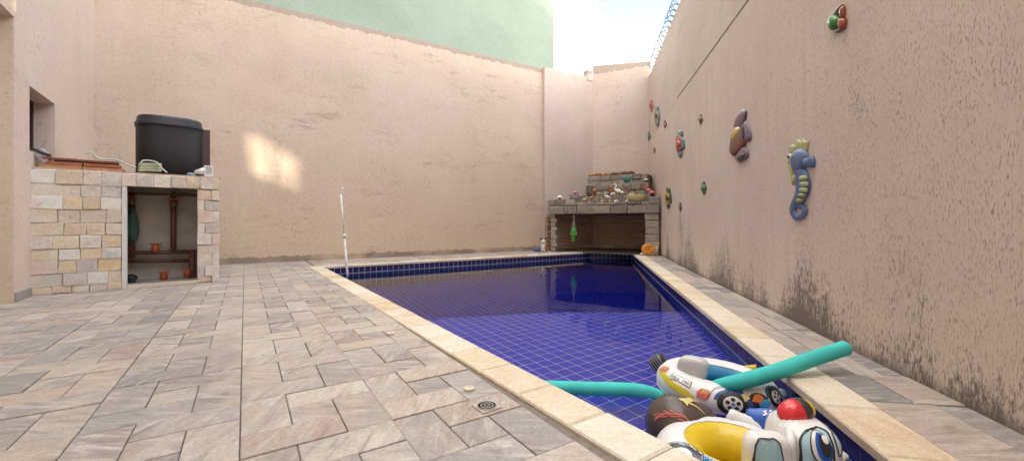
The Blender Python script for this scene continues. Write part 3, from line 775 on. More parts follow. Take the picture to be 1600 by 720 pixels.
board(64, 122, 250, .08, .26, .03, wood[2], 'dark top board of the left pile on the pump house')
board(118, 184, 254, .10, .26, .028, wood[2], 'dark top board of the right pile, resting below the white cable')
cloth_m = simple('grey_cloth', (.36, .34, .34), .85, .2, var=.2)
wl = [pf(PX(a, .1), .1, PP(a, b, .1)[1]) for a, b in ((50, 234), (58, 240), (66, 247), (74, 256))]
mk('plastic_sheet', join(tube(catmull(wl, 4), [.03, .045, .06, .03], 8, True, .35), tube(catmull([p+Z*.03+pd*.06 for p in wl], 4), [.01, .03, .025, .01], 8, True, .4)), cloth_m, label='crumpled grey plastic sheet by the house wall beside the boards', cat='sheet', smooth=True)
mk('black_strap', tube(catmull([pf(PX(a, .08), .08, PP(a, b, .08)[1]) for a, b in ((49, 231), (60, 236), (70, 240), (80, 243))], 4), .018, 6), simple('black_plastic', (.02, .02, .022), .4), label='black strap lying over the grey sheet at the window', cat='strap', smooth=True)
cable_m = simple('white_cable', (.50, .47, .43), .5)
mk('cable', tube(catmull([pf(PX(a, .12), .12, PP(a, b, .12)[1]) for a, b in ((134, 240), (142, 238), (150, 245), (160, 249), (176, 249), (190, 253), (203, 259), (212, 262))], 5), .012, 6), cable_m, label='white cable looping over the boards toward the hose bundle', cat='cable', smooth=True)
hb_ = thing('hose_bundle', pf(PX(234, .1), .1, RT), 'folded pale green hose bundle beside the heat pump', 'hose')
hm = simple('pale_green_hose', (.36, .36, .22), .55)
for k in range(4):
    py = 267-k*3.6; mk('hose_loop', tube(catmull([pf(PX(a, .06+.02*k), .06+.03*k+o_, PP(a, py+b, .06)[1]) for a, b, o_ in ((218, 0, 0), (226, -1, .02), (240, -.5, .02), (250, 0, 0), (248, -1.5, .08), (232, -2, .1), (220, -1, .06))], 4, True), .020, 8), hm, hb_, True)
mk('tie', tube(catmull([pf(PX(a, .03), .03, PP(a, b, .03)[1]) for a, b in ((219, 255), (224, 251), (234, 251), (245, 254), (252, 262), (261, 270))], 4), .011, 6), cable_m, hb_, True)
fl_ = thing('floodlight', pf(PX(326, .0), .0, RT), 'small white square floodlight on the corner of the pump house', 'floodlight')
fx0, fx1 = PX(319, -.01), PX(333, -.01); fz0, fz1 = RT, PP(326, 259, 0)[1]
wp = simple('white_plastic', (.72, .70, .66), .45)
mk('housing', pf.m(box(fx0, fx1, .0, .05, fz0, fz1)), wp, fl_)
mk('rim', join(pf.m(box(fx0, fx0+.02, -.02, -.0005, fz0, fz1)), pf.m(box(fx1-.02, fx1, -.02, -.0005, fz0, fz1)), pf.m(box(fx0+.02, fx1-.02, -.02, -.0005, fz1-.02, fz1)), pf.m(box(fx0+.02, fx1-.02, -.02, -.0005, fz0, fz0+.02))), wp, fl_)
mk('lens', pf.m(box(fx0+.021, fx1-.021, -.006, -.001, fz0+.021, fz1-.021)), simple('lens_grey', (.50, .51, .50), .2), fl_)
mk('back_cone', tube([pf(fx0+.02, .03, (fz0+fz1)/2), pf(fx0-.12, .05, (fz0+fz1)/2-.03)], [.07, .03], 10), wp, fl_, True)
mk('blue_rag', rock(pf(PX(299, .05), .07, RT+.025), .07, .04, .025, .3), simple('blue_rag', (.25, .33, .45), .8), label='crumpled blue rag under the front of the heat pump', cat='rag', smooth=True)

# ------------------------------------------------------------------ white pole standing in the pool
pole = thing('pool_pole', G(543, 428, WZ), 'slim white pole standing in the back left corner of the pool', 'pole')
pm = simple('white_pole', (.74, .71, .68), .4)
Yp = G(543, 428, WZ).y
pb, pt = at(543.5, 437, Yp), at(532.5, 303, Yp-.05)
mk('shaft', tube([pb+(pb-pt)*.25, lerp(pb, pt, .5)], .026, 10), pm, pole, True)
mk('upper_shaft', tube([lerp(pb, pt, .5), pt], .018, 10), pm, pole, True)
mk('collar', tube([lerp(pb, pt, .49), lerp(pb, pt, .535)], .036, 10), pm, pole, True)
mk('hook', join(tube([pt, pt+Z*.03+v3(-.02, 0, 0), pt+Z*.1+v3(.01, 0, 0), pt+Z*.13+v3(.06, 0, 0)], .017, 8), tube([pt+v3(-.03, 0, .02), pt+v3(.05, 0, .06)], .014, 8)), pm, pole, True)

# ------------------------------------------------------------------ fixtures in the paving
def disc_at(px, py, r, lab):
    c = G(px, py); mk('deck_cap', lathe([(r, .0), (r, .008), (r*.9, .013), (r*.35, .015), (r*.3, .012)], 20, c), simple('beige_plastic', (.60, .52, .40), .5), label=lab, cat='cap')
disc_at(733, 608, .034, 'round beige cap set in the paving near the drain')
disc_at(611, 521.5, .036, 'small beige cap in the paving farther back beside the coping')
steel = simple('worn_steel', (.46, .42, .39), .4, .5, .3, scale=30)
dq = [G(737, 634), G(766, 625), G(784.5, 637), G(755, 647.5)]
dr = thing('floor_drain', sum(dq, v3(0, 0, 0))/4, 'square metal floor drain with concentric rings in the paving', 'drain')
mk('plate', slabq(dq, -.01, .008, .003), steel, dr)
dc = sum(dq, v3(0, 0, 0))/4
for r_ in (.055, .036, .018): mk('ring', lathe([(r_, .0082), (r_, .0115), (r_-.007, .0115), (r_-.007, .0082)], 28, dc), simple('dark_steel', (.34, .31, .28), .5, .5, .1), dr)

# ------------------------------------------------------------------ barbecue in the corner
FL, FR = G(860, 392.5), G(1028, 399.5)
fd = (FR-FL).normalized(); fin = v3(-fd.y, fd.x, 0)
if fin.y < 0: fin = -fin
FW = (FR-FL).length; bf = Fr(FL, fd, fin, Z)
def BX(px, d=0): p = onplane(px, HY+.001, FL+fin*d, fin); return (p-FL).dot(fd)
def BP(px, py, d=0): p = onplane(px, py, FL+fin*d, fin); return v3((p-FL).dot(fd), d, p.z)
MZ0, MZ1 = 1.22, 1.46
bbq = thing('barbecue', bf(FW/2, .5, 0), 'rustic stone and brick corner barbecue with a stepped hood crowded with ornaments', 'barbecue')
cq = lambda p: (p.x, p.y)
def hit_wall(p, d, P, N): return p+d*((P-p).dot(N)/d.dot(N))
rr_end = rwY(FR.y)+rw_n*.06
mantel_poly = [cq(bf(-.03, 0)), cq(bf(FW+.03, 0)), cq(rc+rw_n*.02-cor_dir*.03+cor_n*.02), cq(Cc+cor_n*.02+bw_n*.02), cq(c0+bw_n*.004+bw_dir*.3)]
mk('mantel_core', prism(mantel_poly, MZ0+.004, MZ1+.10), mortar_m, bbq)
mk('hearth_floor', prism(mantel_poly, -.01, .016), simple('sooty_floor', (.10, .075, .06), .9), bbq)
def bstone(x0, x1, z0, z1, d0, th=.06, m=None, rn=None, nm='block'):
    v, f = stone(x0+.005, x1-.005, z0+.004, z1-.004, th*random.uniform(.8, 1.15), .013, .012, .005)
    mk(nm, bf.m(([v3(a.x, a.y+d0, a.z) for a in v], f)), m or hearth_m, bbq, rnd=random.random() if rn is None else rn)
x = -.05
while x < FW-.1:
    e = min(x+random.uniform(.36, .58), FW+.05)
    if FW+.05-e < .2: e = FW+.05
    bstone(x, e, MZ0, MZ1+.015, 0, .09); x = e
x = -.05
while x < FW-.1:
    e = min(x+random.uniform(.22, .46), FW+.05)
    if FW+.05-e < .15: e = FW+.05
    xm = (x+e)/2; top = 1.69 if xm < BX(893) or xm > BX(1012) else random.uniform(1.55, 1.60)
    bstone(x, e, MZ1+.02, top, 0.02, .09); x = e
# tiers of the hood
def tier(d, px0, px1, z0, z1, rows, th=.07, depth=.5):
    x0, x1 = BX(px0, d), BX(px1, d)
    mk('hood_core', bf.m(box(x0+.02, x1-.02, d+.001, d+depth, z0, z1-.006)), mortar_m, bbq)
    hs = (z1-z0)/rows
    for r_ in range(rows):
        x = x0
        while x < x1-.05:
            e = min(x+random.uniform(.22, .5), x1)
            if x1-e < .13: e = x1
            bstone(x, e, z0+hs*r_, z0+hs*(r_+1), d, th); x = e
    return x0, x1
bed = MZ1+.10
t1 = tier(.40, 899, 1019, bed-.02, BP(960, 305, .4).z, 1)
z1_ = BP(960, 305, .4).z; z2_ = BP(960, 288, .75).z; z3_ = BP(960, 274, 1.0).z
t2 = tier(.75, 917, 1014, z1_-.02, z2_, 2)
t3 = tier(1.0, 919, 1012, z2_-.02, z3_, 2, .08, .7)
# brickwork of the hearth
def bricks(a, d, nn, L_, z0, z1, bh, bl, th, m, nm='brick'):
    rows = max(1, round((z1-z0)/bh)); h = (z1-z0)/rows
    fr_ = Fr(v3(a.x, a.y, 0), d, -nn, Z)
    mk('mortar_bed', fr_.m(box(0, L_, -.012, -.001, z0, z1)), simple('sooty_mortar', (.50, .37, .27), .9), bbq)
    for r_ in range(rows):
        x = -(bl*.5 if r_ % 2 else 0)
        while x < L_-.03:
            e = x+bl*random.uniform(.92, 1.08); s0, s1 = max(x, 0)+.008, min(e, L_)-.008
            if s1-s0 > .03:
                v, f = stone(s0, s1, z0+r_*h+.010, z0+(r_+1)*h-.010, th, .012, .006, .008)
                mk(nm, fr_.m((v, f)), m, bbq, rnd=random.random())
            x = e
lb0 = FL+bw_dir*.12; lbn = (Cc-c0).length-(lb0-c0).dot(bw_dir)
sp0 = c0+bw_dir*(lb0-c0).dot(bw_dir)+bw_n*.03
bricks(sp0, bw_dir, bw_n, (Cc-sp0).dot(bw_dir)-.03, .016, MZ0, .135, .36, .05, brick_m)
bp0 = Cc+cor_n*.03+cor_dir*.03
bricks(bp0, cor_dir, cor_n, (rc-Cc).length-.06, .016, MZ0, .135, .36, .05, brick_m)
rp0 = BX(1009)
for r_ in range(6):                                       # right-hand pier
    h = MZ0/6; bstone(rp0+random.uniform(-.03, .02), FW+.03, h*r_, h*(r_+1), .08, .10, pillar_m, None, 'pier_block')
mk('pier_core', bf.m(box(rp0+.02, FW+.02, .081, .9, 0, MZ0)), simple('sooty_mortar', (.50, .37, .27), .9), bbq)
for r_ in range(9):
    h = MZ0/9; bstone(-.01, .17+.05*(r_ % 2), h*r_, h*(r_+1), .10, .08, pillar_m, None, 'pier_block')

# ------------------------------------------------------------------ ornaments on the barbecue
col = lambda nme, c, r_=.35: simple(nme, c, r_, .5, var=.12, scale=25)
white_c = col('glazed_white', (.74, .71, .66)); red_c = col('glazed_red', (.50, .05, .045)); pink_c = col('glazed_pink', (.58, .17, .17))
green_c = col('glazed_green', (.06, .22, .06)); teal_c = col('glazed_teal', (.03, .22, .20)); yel_c = col('glazed_yellow', (.50, .33, .05))
org_c = col('glazed_orange', (.72, .30, .04)); brown_c = col('glazed_brown', (.20, .08, .04)); dark_c = col('glazed_black', (.025, .022, .02)); beige_c = col('beige_clay', (.48, .37, .20), .7)
def P(px, py, d): q = BP(px, py, d); return bf(q.x, q.y, q.z)
def mushroom(px, py0, py1, d, wd, cap, lab):
    b = P(px, py0, d); t = P(px, py1, d); h = t.z-b.z; t0 = thing('mushroom_ornament', b, lab, 'ornament', 'mushroom ornaments')
    mk('stem', lathe([(wd*.30, 0), (wd*.22, h*.3), (wd*.20, h*.6)], 10, b), brown_c if cap is white_c else dark_c, t0, True)
    mk('cap', lathe([(wd*.2, h*.52), (wd*.55, h*.5), (wd*.5, h*.68), (wd*.3, h*.9), (.01, h)], 14, b), cap, t0, True)
    mk('cap_spot', ell(b+Z*h*.88+fin*-.02, wd*.2, wd*.2, h*.14, None, 8, 6), white_c, t0, True)
mushroom(874.5, 313, 305.5, .05, .19, white_c, 'small white-capped mushroom ornament at the left end of the mantel')
mushroom(899, 304, 299.5, .05, .2, red_c, 'red mushroom ornament with white spot on the dark block, left of the frog')
mushroom(1019, 306, 298.5, .05, .22, red_c, 'red and white mushroom ornament at the right end, under the flamingo')
mk('stone_block', bf.m(([v3(a.x, a.y, a.z) for a in stone(BX(893, .05), BX(906, .05), 1.69, P(899, 303.5, .05).z, .1, .02)[0]], stone(0, 1, 0, 1, .1)[1])), hearth_m, label='dark square block carrying the red mushroom on the mantel', cat='block', rnd=.5)
fg = thing('frog_ornament', P(914, 316, .1), 'yellow-green frog ornament squatting on the mantel', 'ornament')
b = P(914, 315, .12); mk('body', ell(b+Z*.06, .10, .08, .06, None, 12, 8), beige_c, fg, True); mk('head', ell(b+Z*.13+fd*.05, .06, .06, .045, None, 10, 6), col('lime_glaze', (.35, .42, .08)), fg, True)
mk('eye', ell(b+Z*.17+fd*.03-fin*.03, .02, .02, .02, None, 8, 6), dark_c, fg, True); mk('eye', ell(b+Z*.17+fd*.08-fin*.02, .02, .02, .02, None, 8, 6), dark_c, fg, True)
def bird(px, py0, py1, d, mats, lab, face=-1, lean=.3, cat='ornament', wide=1.0):
    """long-necked bird: body, S neck, head, beak, legs; face -1 looks left"""
    b = P(px, py0, d); t = P(px, py1, d); h = t.z-b.z; fx = fd*face
    o = thing('bird_ornament', b, lab, cat)
    bc = b+Z*h*.40-fx*h*.14
    mk('body', ell(bc, h*.27*wide, h*.13, h*.14, Fr(bc, (fx*1+Z*.45), fin), 12, 8, 1, .15), mats[0], o, True)
    neck = catmull([bc+fx*h*.2+Z*h*.08, bc+fx*h*.30+Z*h*.22, bc+fx*h*.20+Z*h*.38, bc+fx*h*.24+Z*h*.53], 5)
    mk('neck', tube(neck, [h*.085, h*.06, h*.05, h*.05], 8), mats[0], o, True)
    hd_ = mk('head', ell(neck[-1]+fx*h*.03, h*.075, h*.055, h*.055, None, 10, 6), mats[0], o, True)
    mk('beak', tube([neck[-1]+fx*h*.08, neck[-1]+fx*h*.24-Z*h*.05], [h*.03, h*.006], 6), mats[1], hd_)
    mk('tail', tube([bc-fx*h*.2-Z*h*.05, bc-fx*h*.42-Z*h*.15], [h*.09, h*.02], 8, True, .5), mats[2], o, True)
    for k in (-1, 1): mk('leg', tube([bc+fin*h*.05*k, b+fin*h*.05*k], h*.022, 6), mats[1], o)
bird(964, 307, 286.5, .42, (white_c, yel_c, white_c), 'tall white heron ornament in the middle of the hood')
bird(947, 313, 299, .15, (white_c, yel_c, white_c), 'shorter white egret ornament left of the heron, lower down', -1)
bird(1012, 305, 286.5, .4, (pink_c, dark_c, pink_c), 'pink flamingo ornament at the right end of the hood', -1)
bird(925, 313, 301.5, .1, (pink_c, dark_c, red_c), 'small pink bird ornament on the left of the mantel beside the stump', 1, wide=.7)
st = P(922, 302, .42); mk('stump_pot', lathe([(.11, 0), (.13, .10), (.12, .26), (.135, .33), (.10, .335), (.09, .28)], 12, v3(st.x, st.y, z1_)), simple('stump_grey', (.15, .12, .105), .85, bump=.6), label='dark grey stump-shaped pot at the left end of the hood', cat='pot', smooth=True)
mk('shell_ornament', rock(P(929, 302, .36)+Z*.07, .08, .07, .09, .12), col('shell_brown', (.26, .13, .06), .6), label='brown snail-shell ornament in front of the stump pot', cat='ornament', smooth=True)
bp_ = P(955, 302, .72); mk('clay_pot', lathe([(.05, 0), (.085, .05), (.09, .2), (.07, .24), (.085, .27), (.06, .27)], 14, v3(bp_.x, bp_.y, z1_)), col('terracotta', (.24, .09, .045), .6), label='brown clay pot standing left of the tall heron', cat='pot', smooth=True)
lg = P(972, 299, .73); mk('log_ornament', tube([v3(lg.x, lg.y, z1_+.09)-fd*.17, v3(lg.x, lg.y, z1_+.09)+fd*.2], [.09, .085], 12), simple('log_red_brown', (.22, .10, .07), .7, bump=.5), label='reddish log-shaped ornament right of the heron', cat='ornament', smooth=True)
tr = thing('planter_trough', P(995, 318, -.02), 'oval yellowish stone planter trough on the right of the mantel', 'planter')
tb = P(995, 318.5, .06); tw = (BX(1010)-BX(981))/2
tf = Fr(v3(tb.x, tb.y, 1.57), fd*1, fin, Z)
mk('trough', ([tf(x_*k*tw, y_*k*.14, z_) for k, z_ in ((.82, 0), (.95, .06), (1, .2), (.9, .205), (.85, .15)) for x_, y_ in sup(1, 1, .7, 24)], [(i*24+k, i*24+(k+1) % 24, (i+1)*24+(k+1) % 24, (i+1)*24+k) for i in range(4) for k in range(24)]+[tuple(range(24)), tuple(range(96, 120))]), simple('mossy_clay', (.36, .29, .14), .85, bump=.5), tr, True)
for k in range(7): mk('pebble', rock(tf(random.uniform(-.7, .7)*tw, random.uniform(-.05, .05), .20), .05, .04, .035, .15), (white_c, brown_c, beige_c)[k % 3], tr, True)
bw_ = thing('butterfly_ornament', P(979, 281, .9), 'teal bow-shaped butterfly ornament on the upper tier of the hood', 'ornament')
bc = P(979, 280, .9)
for k in (-1, 1):
    o_ = [bc+fd*k*x_+Z*y_ for x_, y_ in ((.01, 0), (.06, .08), (.13, .10), (.12, .02), (.09, -.05), (.05, -.08), (.01, -.03))]
    mk('wing', dome(catmull(o_, 3, True), -fin, .03), teal_c, bw_, True)
mk('body', tube([bc-Z*.07-fin*.02, bc+Z*.09-fin*.02], .014, 6), green_c, bw_, True)
mk('shell_ornament', lathe([(.09, 0), (.07, .03), (.02, .055), (.005, .06)], 10, P(1009, 281.5, .96)), white_c, label='white limpet shell at the top right of the hood', cat='ornament', smooth=True)
# rocks along the top and loose stones in the bed
cols = [simple('rock_'+k, c, .85, .2, bump=.7, scale=12, var=.35) for k, c in (('brown', (.22, .115, .065)), ('tan', (.36, .22, .12)), ('grey', (.36, .34, .31)), ('pale', (.58, .55, .50)), ('umber', (.12, .07, .05)), ('green', (.15, .17, .11)))]
names = ['brown', 'tan', 'grey', 'whitish', 'dark brown', 'mossy']
place = ['first', 'second', 'third', 'fourth', 'fifth', 'sixth', 'seventh', 'eighth', 'ninth']
for k, (px, rw_) in enumerate(((923, .09), (928, .07), (935, .13), (943, .08), (951, .10), (960, .12), (969, .14), (977, .11), (986, .13))):
    p_ = P(px, 274, 1.15); kk = (1, 1, 0, 1, 1, 0, 0, 4, 4)[k]
    mk('rock', rock(v3(p_.x, p_.y, z3_+.05), rw_, .1, .075, .16), cols[kk], label=f'{names[kk]} rock on the crest of the barbecue hood, {place[k]} from the left', cat='rock', group='rocks along the crest of the hood', smooth=True)
bed_v, bed_f = [], []
for lay, (m_, cnt) in enumerate(((cols[2], 16), (cols[3], 14), (cols[0], 12), (cols[5], 14), (cols[1], 10))):
    parts = []
    for k in range(cnt):
        dd = random.choice((.16, .22, .3, .55, .62, .68)); zz = bed if dd < .35 else z1_
        px = random.uniform(905, 1010) if dd < .35 else random.uniform(921, 1010)
        p_ = P(px, 300, dd); r_ = random.uniform(.03, .075)
        parts.append(rock(v3(p_.x, p_.y, zz+r_*.6), r_*1.3, r_, r_*.9, .2))
    mk('loose_stones', join(*parts), m_, kind='stuff', label=f'{names[[2, 3, 0, 5, 1][lay]]} pebbles and shells heaped between the ornaments on the hood', cat='stones', smooth=True)
# hanging frog on a swing
hg = thing('hanging_frog', P(896, 375, -.12), 'green frog on a wire swing hanging from the barbecue mantel', 'ornament')
h0 = P(896.5, 336, -.11)
s1_, s2_ = P(891.5, 366, -.11), P(901, 366, -.11)
mk('swing_wire', join(tube([h0, P(896.5, 345, -.11)], .006, 5), tube([P(896.5, 345, -.11), s1_], .006, 5), tube([P(896.5, 345, -.11), s2_], .006, 5), tube([s1_, s2_], .010, 5)), wp, hg)
fgm = col('frog_green', (.05, .40, .03)); cc = P(896.5, 361, -.13)
mk('body', ell(cc, .065, .055, .085, None, 10, 8), fgm, hg, True); mk('head', ell(cc+Z*.11, .05, .05, .04, None, 10, 6), fgm, hg, True)
for k in (-1, 1): mk('leg', tube(catmull([cc+fd*.03*k-Z*.06-fin*.03, cc+fd*.04*k-Z*.13-fin*.05, cc+fd*.02*k-Z*.27-fin*.04, cc+fd*.04*k-Z*.31-fin*.06], 3), .02, 6), fgm, hg, True)
# cat-like fox, blue box, snail by the pool
fx = thing('fox_figurine', G(849, 393.2), 'white and brown fox figurine with black pointed ears sitting by the back wall', 'figurine')
c = G(849, 393.2)+Z*.02; h = .44
mk('body', ell(c+Z*h*.34, .085, .10, h*.34, None, 12, 8), white_c, fx, True)
mk('chest_patch', ell(c+Z*h*.33+v3(.055, -.035, 0), .055, .06, h*.22, None, 10, 8), col('fox_brown', (.34, .12, .04)), fx, True)
hd_ = mk('head', ell(c+Z*h*.72, .095, .085, h*.13, None, 12, 8), white_c, fx, True)
mk('muzzle', tube([c+Z*h*.69+v3(0, -.07, 0), c+Z*h*.66+v3(0, -.14, 0)], [.05, .018], 8), white_c, hd_, True); mk('nose', ell(c+Z*h*.665+v3(0, -.145, 0), .018, .014, .014, None, 8, 6), dark_c, hd_, True)
for k in (-1, 1):
    mk('ear', tube([c+Z*h*.78+v3(.055*k, 0, 0), c+Z*h*1.02+v3(.095*k, 0, 0)], [.042, .004], 8), dark_c, hd_); mk('eye', ell(c+Z*h*.75+v3(.035*k, -.075, 0), .015, .012, .015, None, 8, 6), dark_c, hd_, True)
    mk('paw', ell(c+v3(.045*k, -.07, .02), .035, .05, .025, None, 8, 6), white_c, fx, True)
mk('tail', tube(catmull([c+v3(.07, .05, .04), c+v3(.13, 0, .04), c+v3(.12, -.07, .05)], 4), [.04, .04, .02], 8), col('fox_brown', (.34, .12, .04)), fx, True)
bb = thing('blue_box', G(838.5, 393), 'small blue plastic tub on the floor left of the fox figurine', 'tub')
b0 = G(838.5, 393); mk('tub', lathe([(.09, 0), (.11, .07), (.115, .10), (.10, .10), (.09, .03)], 14, b0), col('tub_blue', (.07, .15, .36), .5), bb, True); mk('cloth', rock(b0+v3(.14, 0, .03), .09, .06, .035, .2), col('tub_blue', (.07, .15, .36), .5), bb, True)
sn = thing('snail_figurine', G(1013, 399.3), 'cream snail figurine with an orange spiral shell beside the barbecue pier', 'figurine')
c = G(1013, 399.3)+Z*.01; cream = col('snail_cream', (.60, .55, .36))
mk('foot', tube(catmull([c+v3(-.24, 0, .03), c+v3(-.1, -.01, .05), c+v3(.1, -.01, .06), c+v3(.19, -.02, .14), c+v3(.25, -.03, .25)], 4), [.02, .07, .085, .07, .045], 10), cream, sn, True)
for k in (-1, 1): mk('tentacle', tube([c+v3(.25, -.03+.02*k, .27), c+v3(.30+.02*k, -.04+.03*k, .36)], [.014, .010], 6), cream, sn)
pts = []; rad = []
for i in range(46):
    t = i/45; ang = t*math.pi*4.4; rr_ = .145*(1-t)+.006; pts.append(c+v3(-.03+rr_*math.cos(-ang+.3), -.035-.05*t, .19+rr_*math.sin(-ang+.3)*.9)); rad.append(.062*(1-t)+.020)
mk('shell', tube(pts, rad, 10), org_c, sn, True)

# ------------------------------------------------------------------ ceramic sea creatures on the side wall
LIFT = .052
def rwl(px, py):
    p = RW(px, py); return RW(px, py, LIFT if p.y < Yl else .014)
def zz(pts, ox, oy, s_): return [(ox+x/s_, oy+y/s_) for x, y in pts]
def relief(nm, pts, h, m, par, n=4, base=0.0):
    o_ = [rwl(*p) for p in pts]; o_ = catmull(o_, n, True) if n else o_
    return mk(nm, dome([p+rw_n*base*.5 for p in o_], rw_n, h*.5), m, par, True)
def ribbon(nm, pts, wid, h, m, par, k=6):
    h *= .55
    """relief along a path of photo points with half widths, rounded across"""
    P2 = catmull([v3(a, b, w_) for (a, b), w_ in zip(pts, wid)], 5); vs_, fs = [], []; A = 9
    for i, p in enumerate(P2):
        t = (P2[min(i+1, len(P2)-1)]-P2[max(i-1, 0)]); t.z = 0; t.normalize(); nn = v3(-t.y, t.x, 0)
        for j in range(A):
            q = math.pi*j/(A-1); d_ = math.cos(q)*p.z; vs_.append(rwl(p.x+nn.x*d_, p.y+nn.y*d_)+rw_n*(math.sin(q)*h*min(1, p.z/max(wid)*1.3)))
    for i in range(len(P2)-1):
        for j in range(A-1): fs.append((i*A+j, i*A+j+1, (i+1)*A+j+1, (i+1)*A+j))
    fs += [tuple(range(A)), tuple(range((len(P2)-1)*A, len(P2)*A))]
    return mk(nm, (vs_, fs), m, par, True)
blue_g = simple('seahorse_blue', (.085, .13, .27), .32, .5, var=.35, scale=40, bump=.5); lime = col('seahorse_lime', (.36, .38, .16))
Q = lambda *p: zz(p, 1130, 150, 3.43)
sea = thing('seahorse_ornament', rwl(1262, 343), 'large blue ceramic seahorse with pale green crest on the side wall', 'wall ornament')
for pl in (Q((425, 290), (430, 230), (450, 242), (465, 227), (476, 241), (498, 238), (491, 275), (485, 300), (450, 305)), Q((385, 268), (425, 262), (424, 300), (404, 324), (392, 300)), Q((384, 322), (412, 305), (412, 360), (396, 368), (378, 366)), Q((380, 362), (412, 350), (415, 400), (410, 442), (396, 425), (388, 395))):
    relief('crest_fin', pl, .035, lime, sea, 2)
ribbon('body', Q((448, 395), (462, 440), (466, 490), (450, 540), (420, 580), (408, 615), (428, 648), (462, 640), (474, 608), (455, 588), (440, 602)), [9, 11, 11.5, 9.5, 6.5, 5.5, 5.2, 5, 4.6, 4, 2.5], .075, blue_g, sea)
relief('head', Q((408, 320), (430, 288), (470, 282), (494, 315), (492, 355), (470, 400), (440, 415), (415, 395), (406, 355)), .10, blue_g, sea)
relief('snout', Q((470, 335), (500, 328), (520, 318), (531, 345), (526, 380), (500, 382), (474, 372)), .085, blue_g, sea, 2)
for k, pl in enumerate((Q((462, 430), (495, 425), (502, 445), (465, 455)), Q((465, 462), (500, 458), (504, 482), (468, 485)), Q((464, 492), (500, 492), (498, 515), (464, 512)), Q((460, 520), (492, 524), (484, 545), (454, 540)), Q((450, 548), (480, 553), (466, 572), (442, 566)))):
    relief('belly_stripe', pl, .05, lime if k < 3 else col('belly_olive', (.25, .27, .08)), sea, 2, .045)
relief('side_fin', Q((412, 445), (428, 420), (436, 448), (420, 478)), .05, lime, sea, 2, .03)
e_ = relief('eye', Q((411, 322), (418, 308), (428, 312), (429, 330), (420, 340)), .045, col('eye_cream', (.62, .60, .45)), sea, 2, .085)
relief('pupil', Q((415, 324), (420, 316), (425, 320), (424, 331), (419, 333)), .03, dark_c, e_, 2, .122)
# purple fish
pf_ = thing('fish_ornament', rwl(1163, 250), 'purple and brown ceramic fish with a yellow patch on the side wall', 'wall ornament')
pur = simple('fish_purple', (.10, .045, .085), .3, var=.35, scale=30, bump=.4); grp = simple('fish_mauve', (.17, .11, .15), .35, var=.4, scale=35, bump=.4); rbr = simple('fish_brown', (.16, .05, .03), .3, var=.4, scale=30)
relief('tail', Q((82, 165), (95, 115), (118, 82), (138, 68), (153, 82), (150, 115), (140, 155), (125, 192), (98, 190)), .06, pur, pf_, 3)
relief('body', Q((64, 262), (72, 215), (88, 170), (118, 158), (140, 190), (150, 250), (130, 290), (100, 318), (78, 320), (62, 298)), .10, rbr, pf_, 3)
relief('patch', Q((72, 225), (92, 180), (122, 165), (124, 195), (108, 222), (88, 245)), .07, yel_c, pf_, 3, .03)
relief('fin', Q((128, 180), (148, 132), (163, 150), (178, 200), (176, 236), (155, 246), (130, 225)), .075, grp, pf_, 3)
relief('fin', Q((92, 335), (108, 298), (130, 270), (152, 277), (164, 302), (160, 326), (140, 346), (110, 356)), .065, grp, pf_, 3)
relief('fin_band', Q((134, 170), (146, 150), (156, 200), (150, 232), (138, 215)), .05, dark_c, pf_, 2, .05)
relief('fin_band', Q((108, 335), (125, 315), (152, 305), (150, 325), (122, 348)), .04, dark_c, pf_, 2, .045)
# turtle-like ornament at the top
Q2 = lambda *p: zz(p, 1290, 0, 10.29)
tu = thing('turtle_ornament', rwl(1322, 50), 'green and red ceramic turtle high on the side wall at the top right', 'wall ornament')
gbr = simple('turtle_umber', (.13, .08, .075), .35, var=.4, scale=30)
relief('front_fin', Q2((235, 240), (265, 170), (330, 110), (400, 60), (415, 78), (372, 135), (350, 200), (330, 250), (270, 260)), .05, gbr, tu, 2)
relief('hind_fin', Q2((375, 150), (410, 85), (438, 95), (447, 180), (442, 260), (420, 290), (385, 270)), .06, simple('turtle_red', (.28, .06, .035), .3, var=.35, scale=30), tu, 2)
relief('body', Q2((370, 300), (420, 270), (470, 310), (468, 400), (430, 470), (385, 450), (370, 380)), .08, simple('turtle_red', (.28, .06, .035), .3, var=.35, scale=30), tu, 2)
relief('tail', Q2((262, 500), (320, 470), (390, 440), (430, 455), (390, 495), (310, 528)), .05, gbr, tu, 2)
relief('shell', Q2((222, 330), (250, 240), (292, 215), (345, 245), (385, 300), (350, 395), (305, 450), (262, 470), (230, 420)), .11, simple('turtle_green', (.07, .24, .06), .3, var=.45, scale=40), tu, 3)
relief('shell_edge', Q2((190, 350), (225, 260), (250, 235), (240, 300), (205, 390)), .06, simple('turtle_mint', (.24, .42, .26), .35), tu, 2)
relief('head', Q2((180, 430), (220, 405), (250, 450), (240, 480), (205, 460)), .05, gbr, tu, 2)
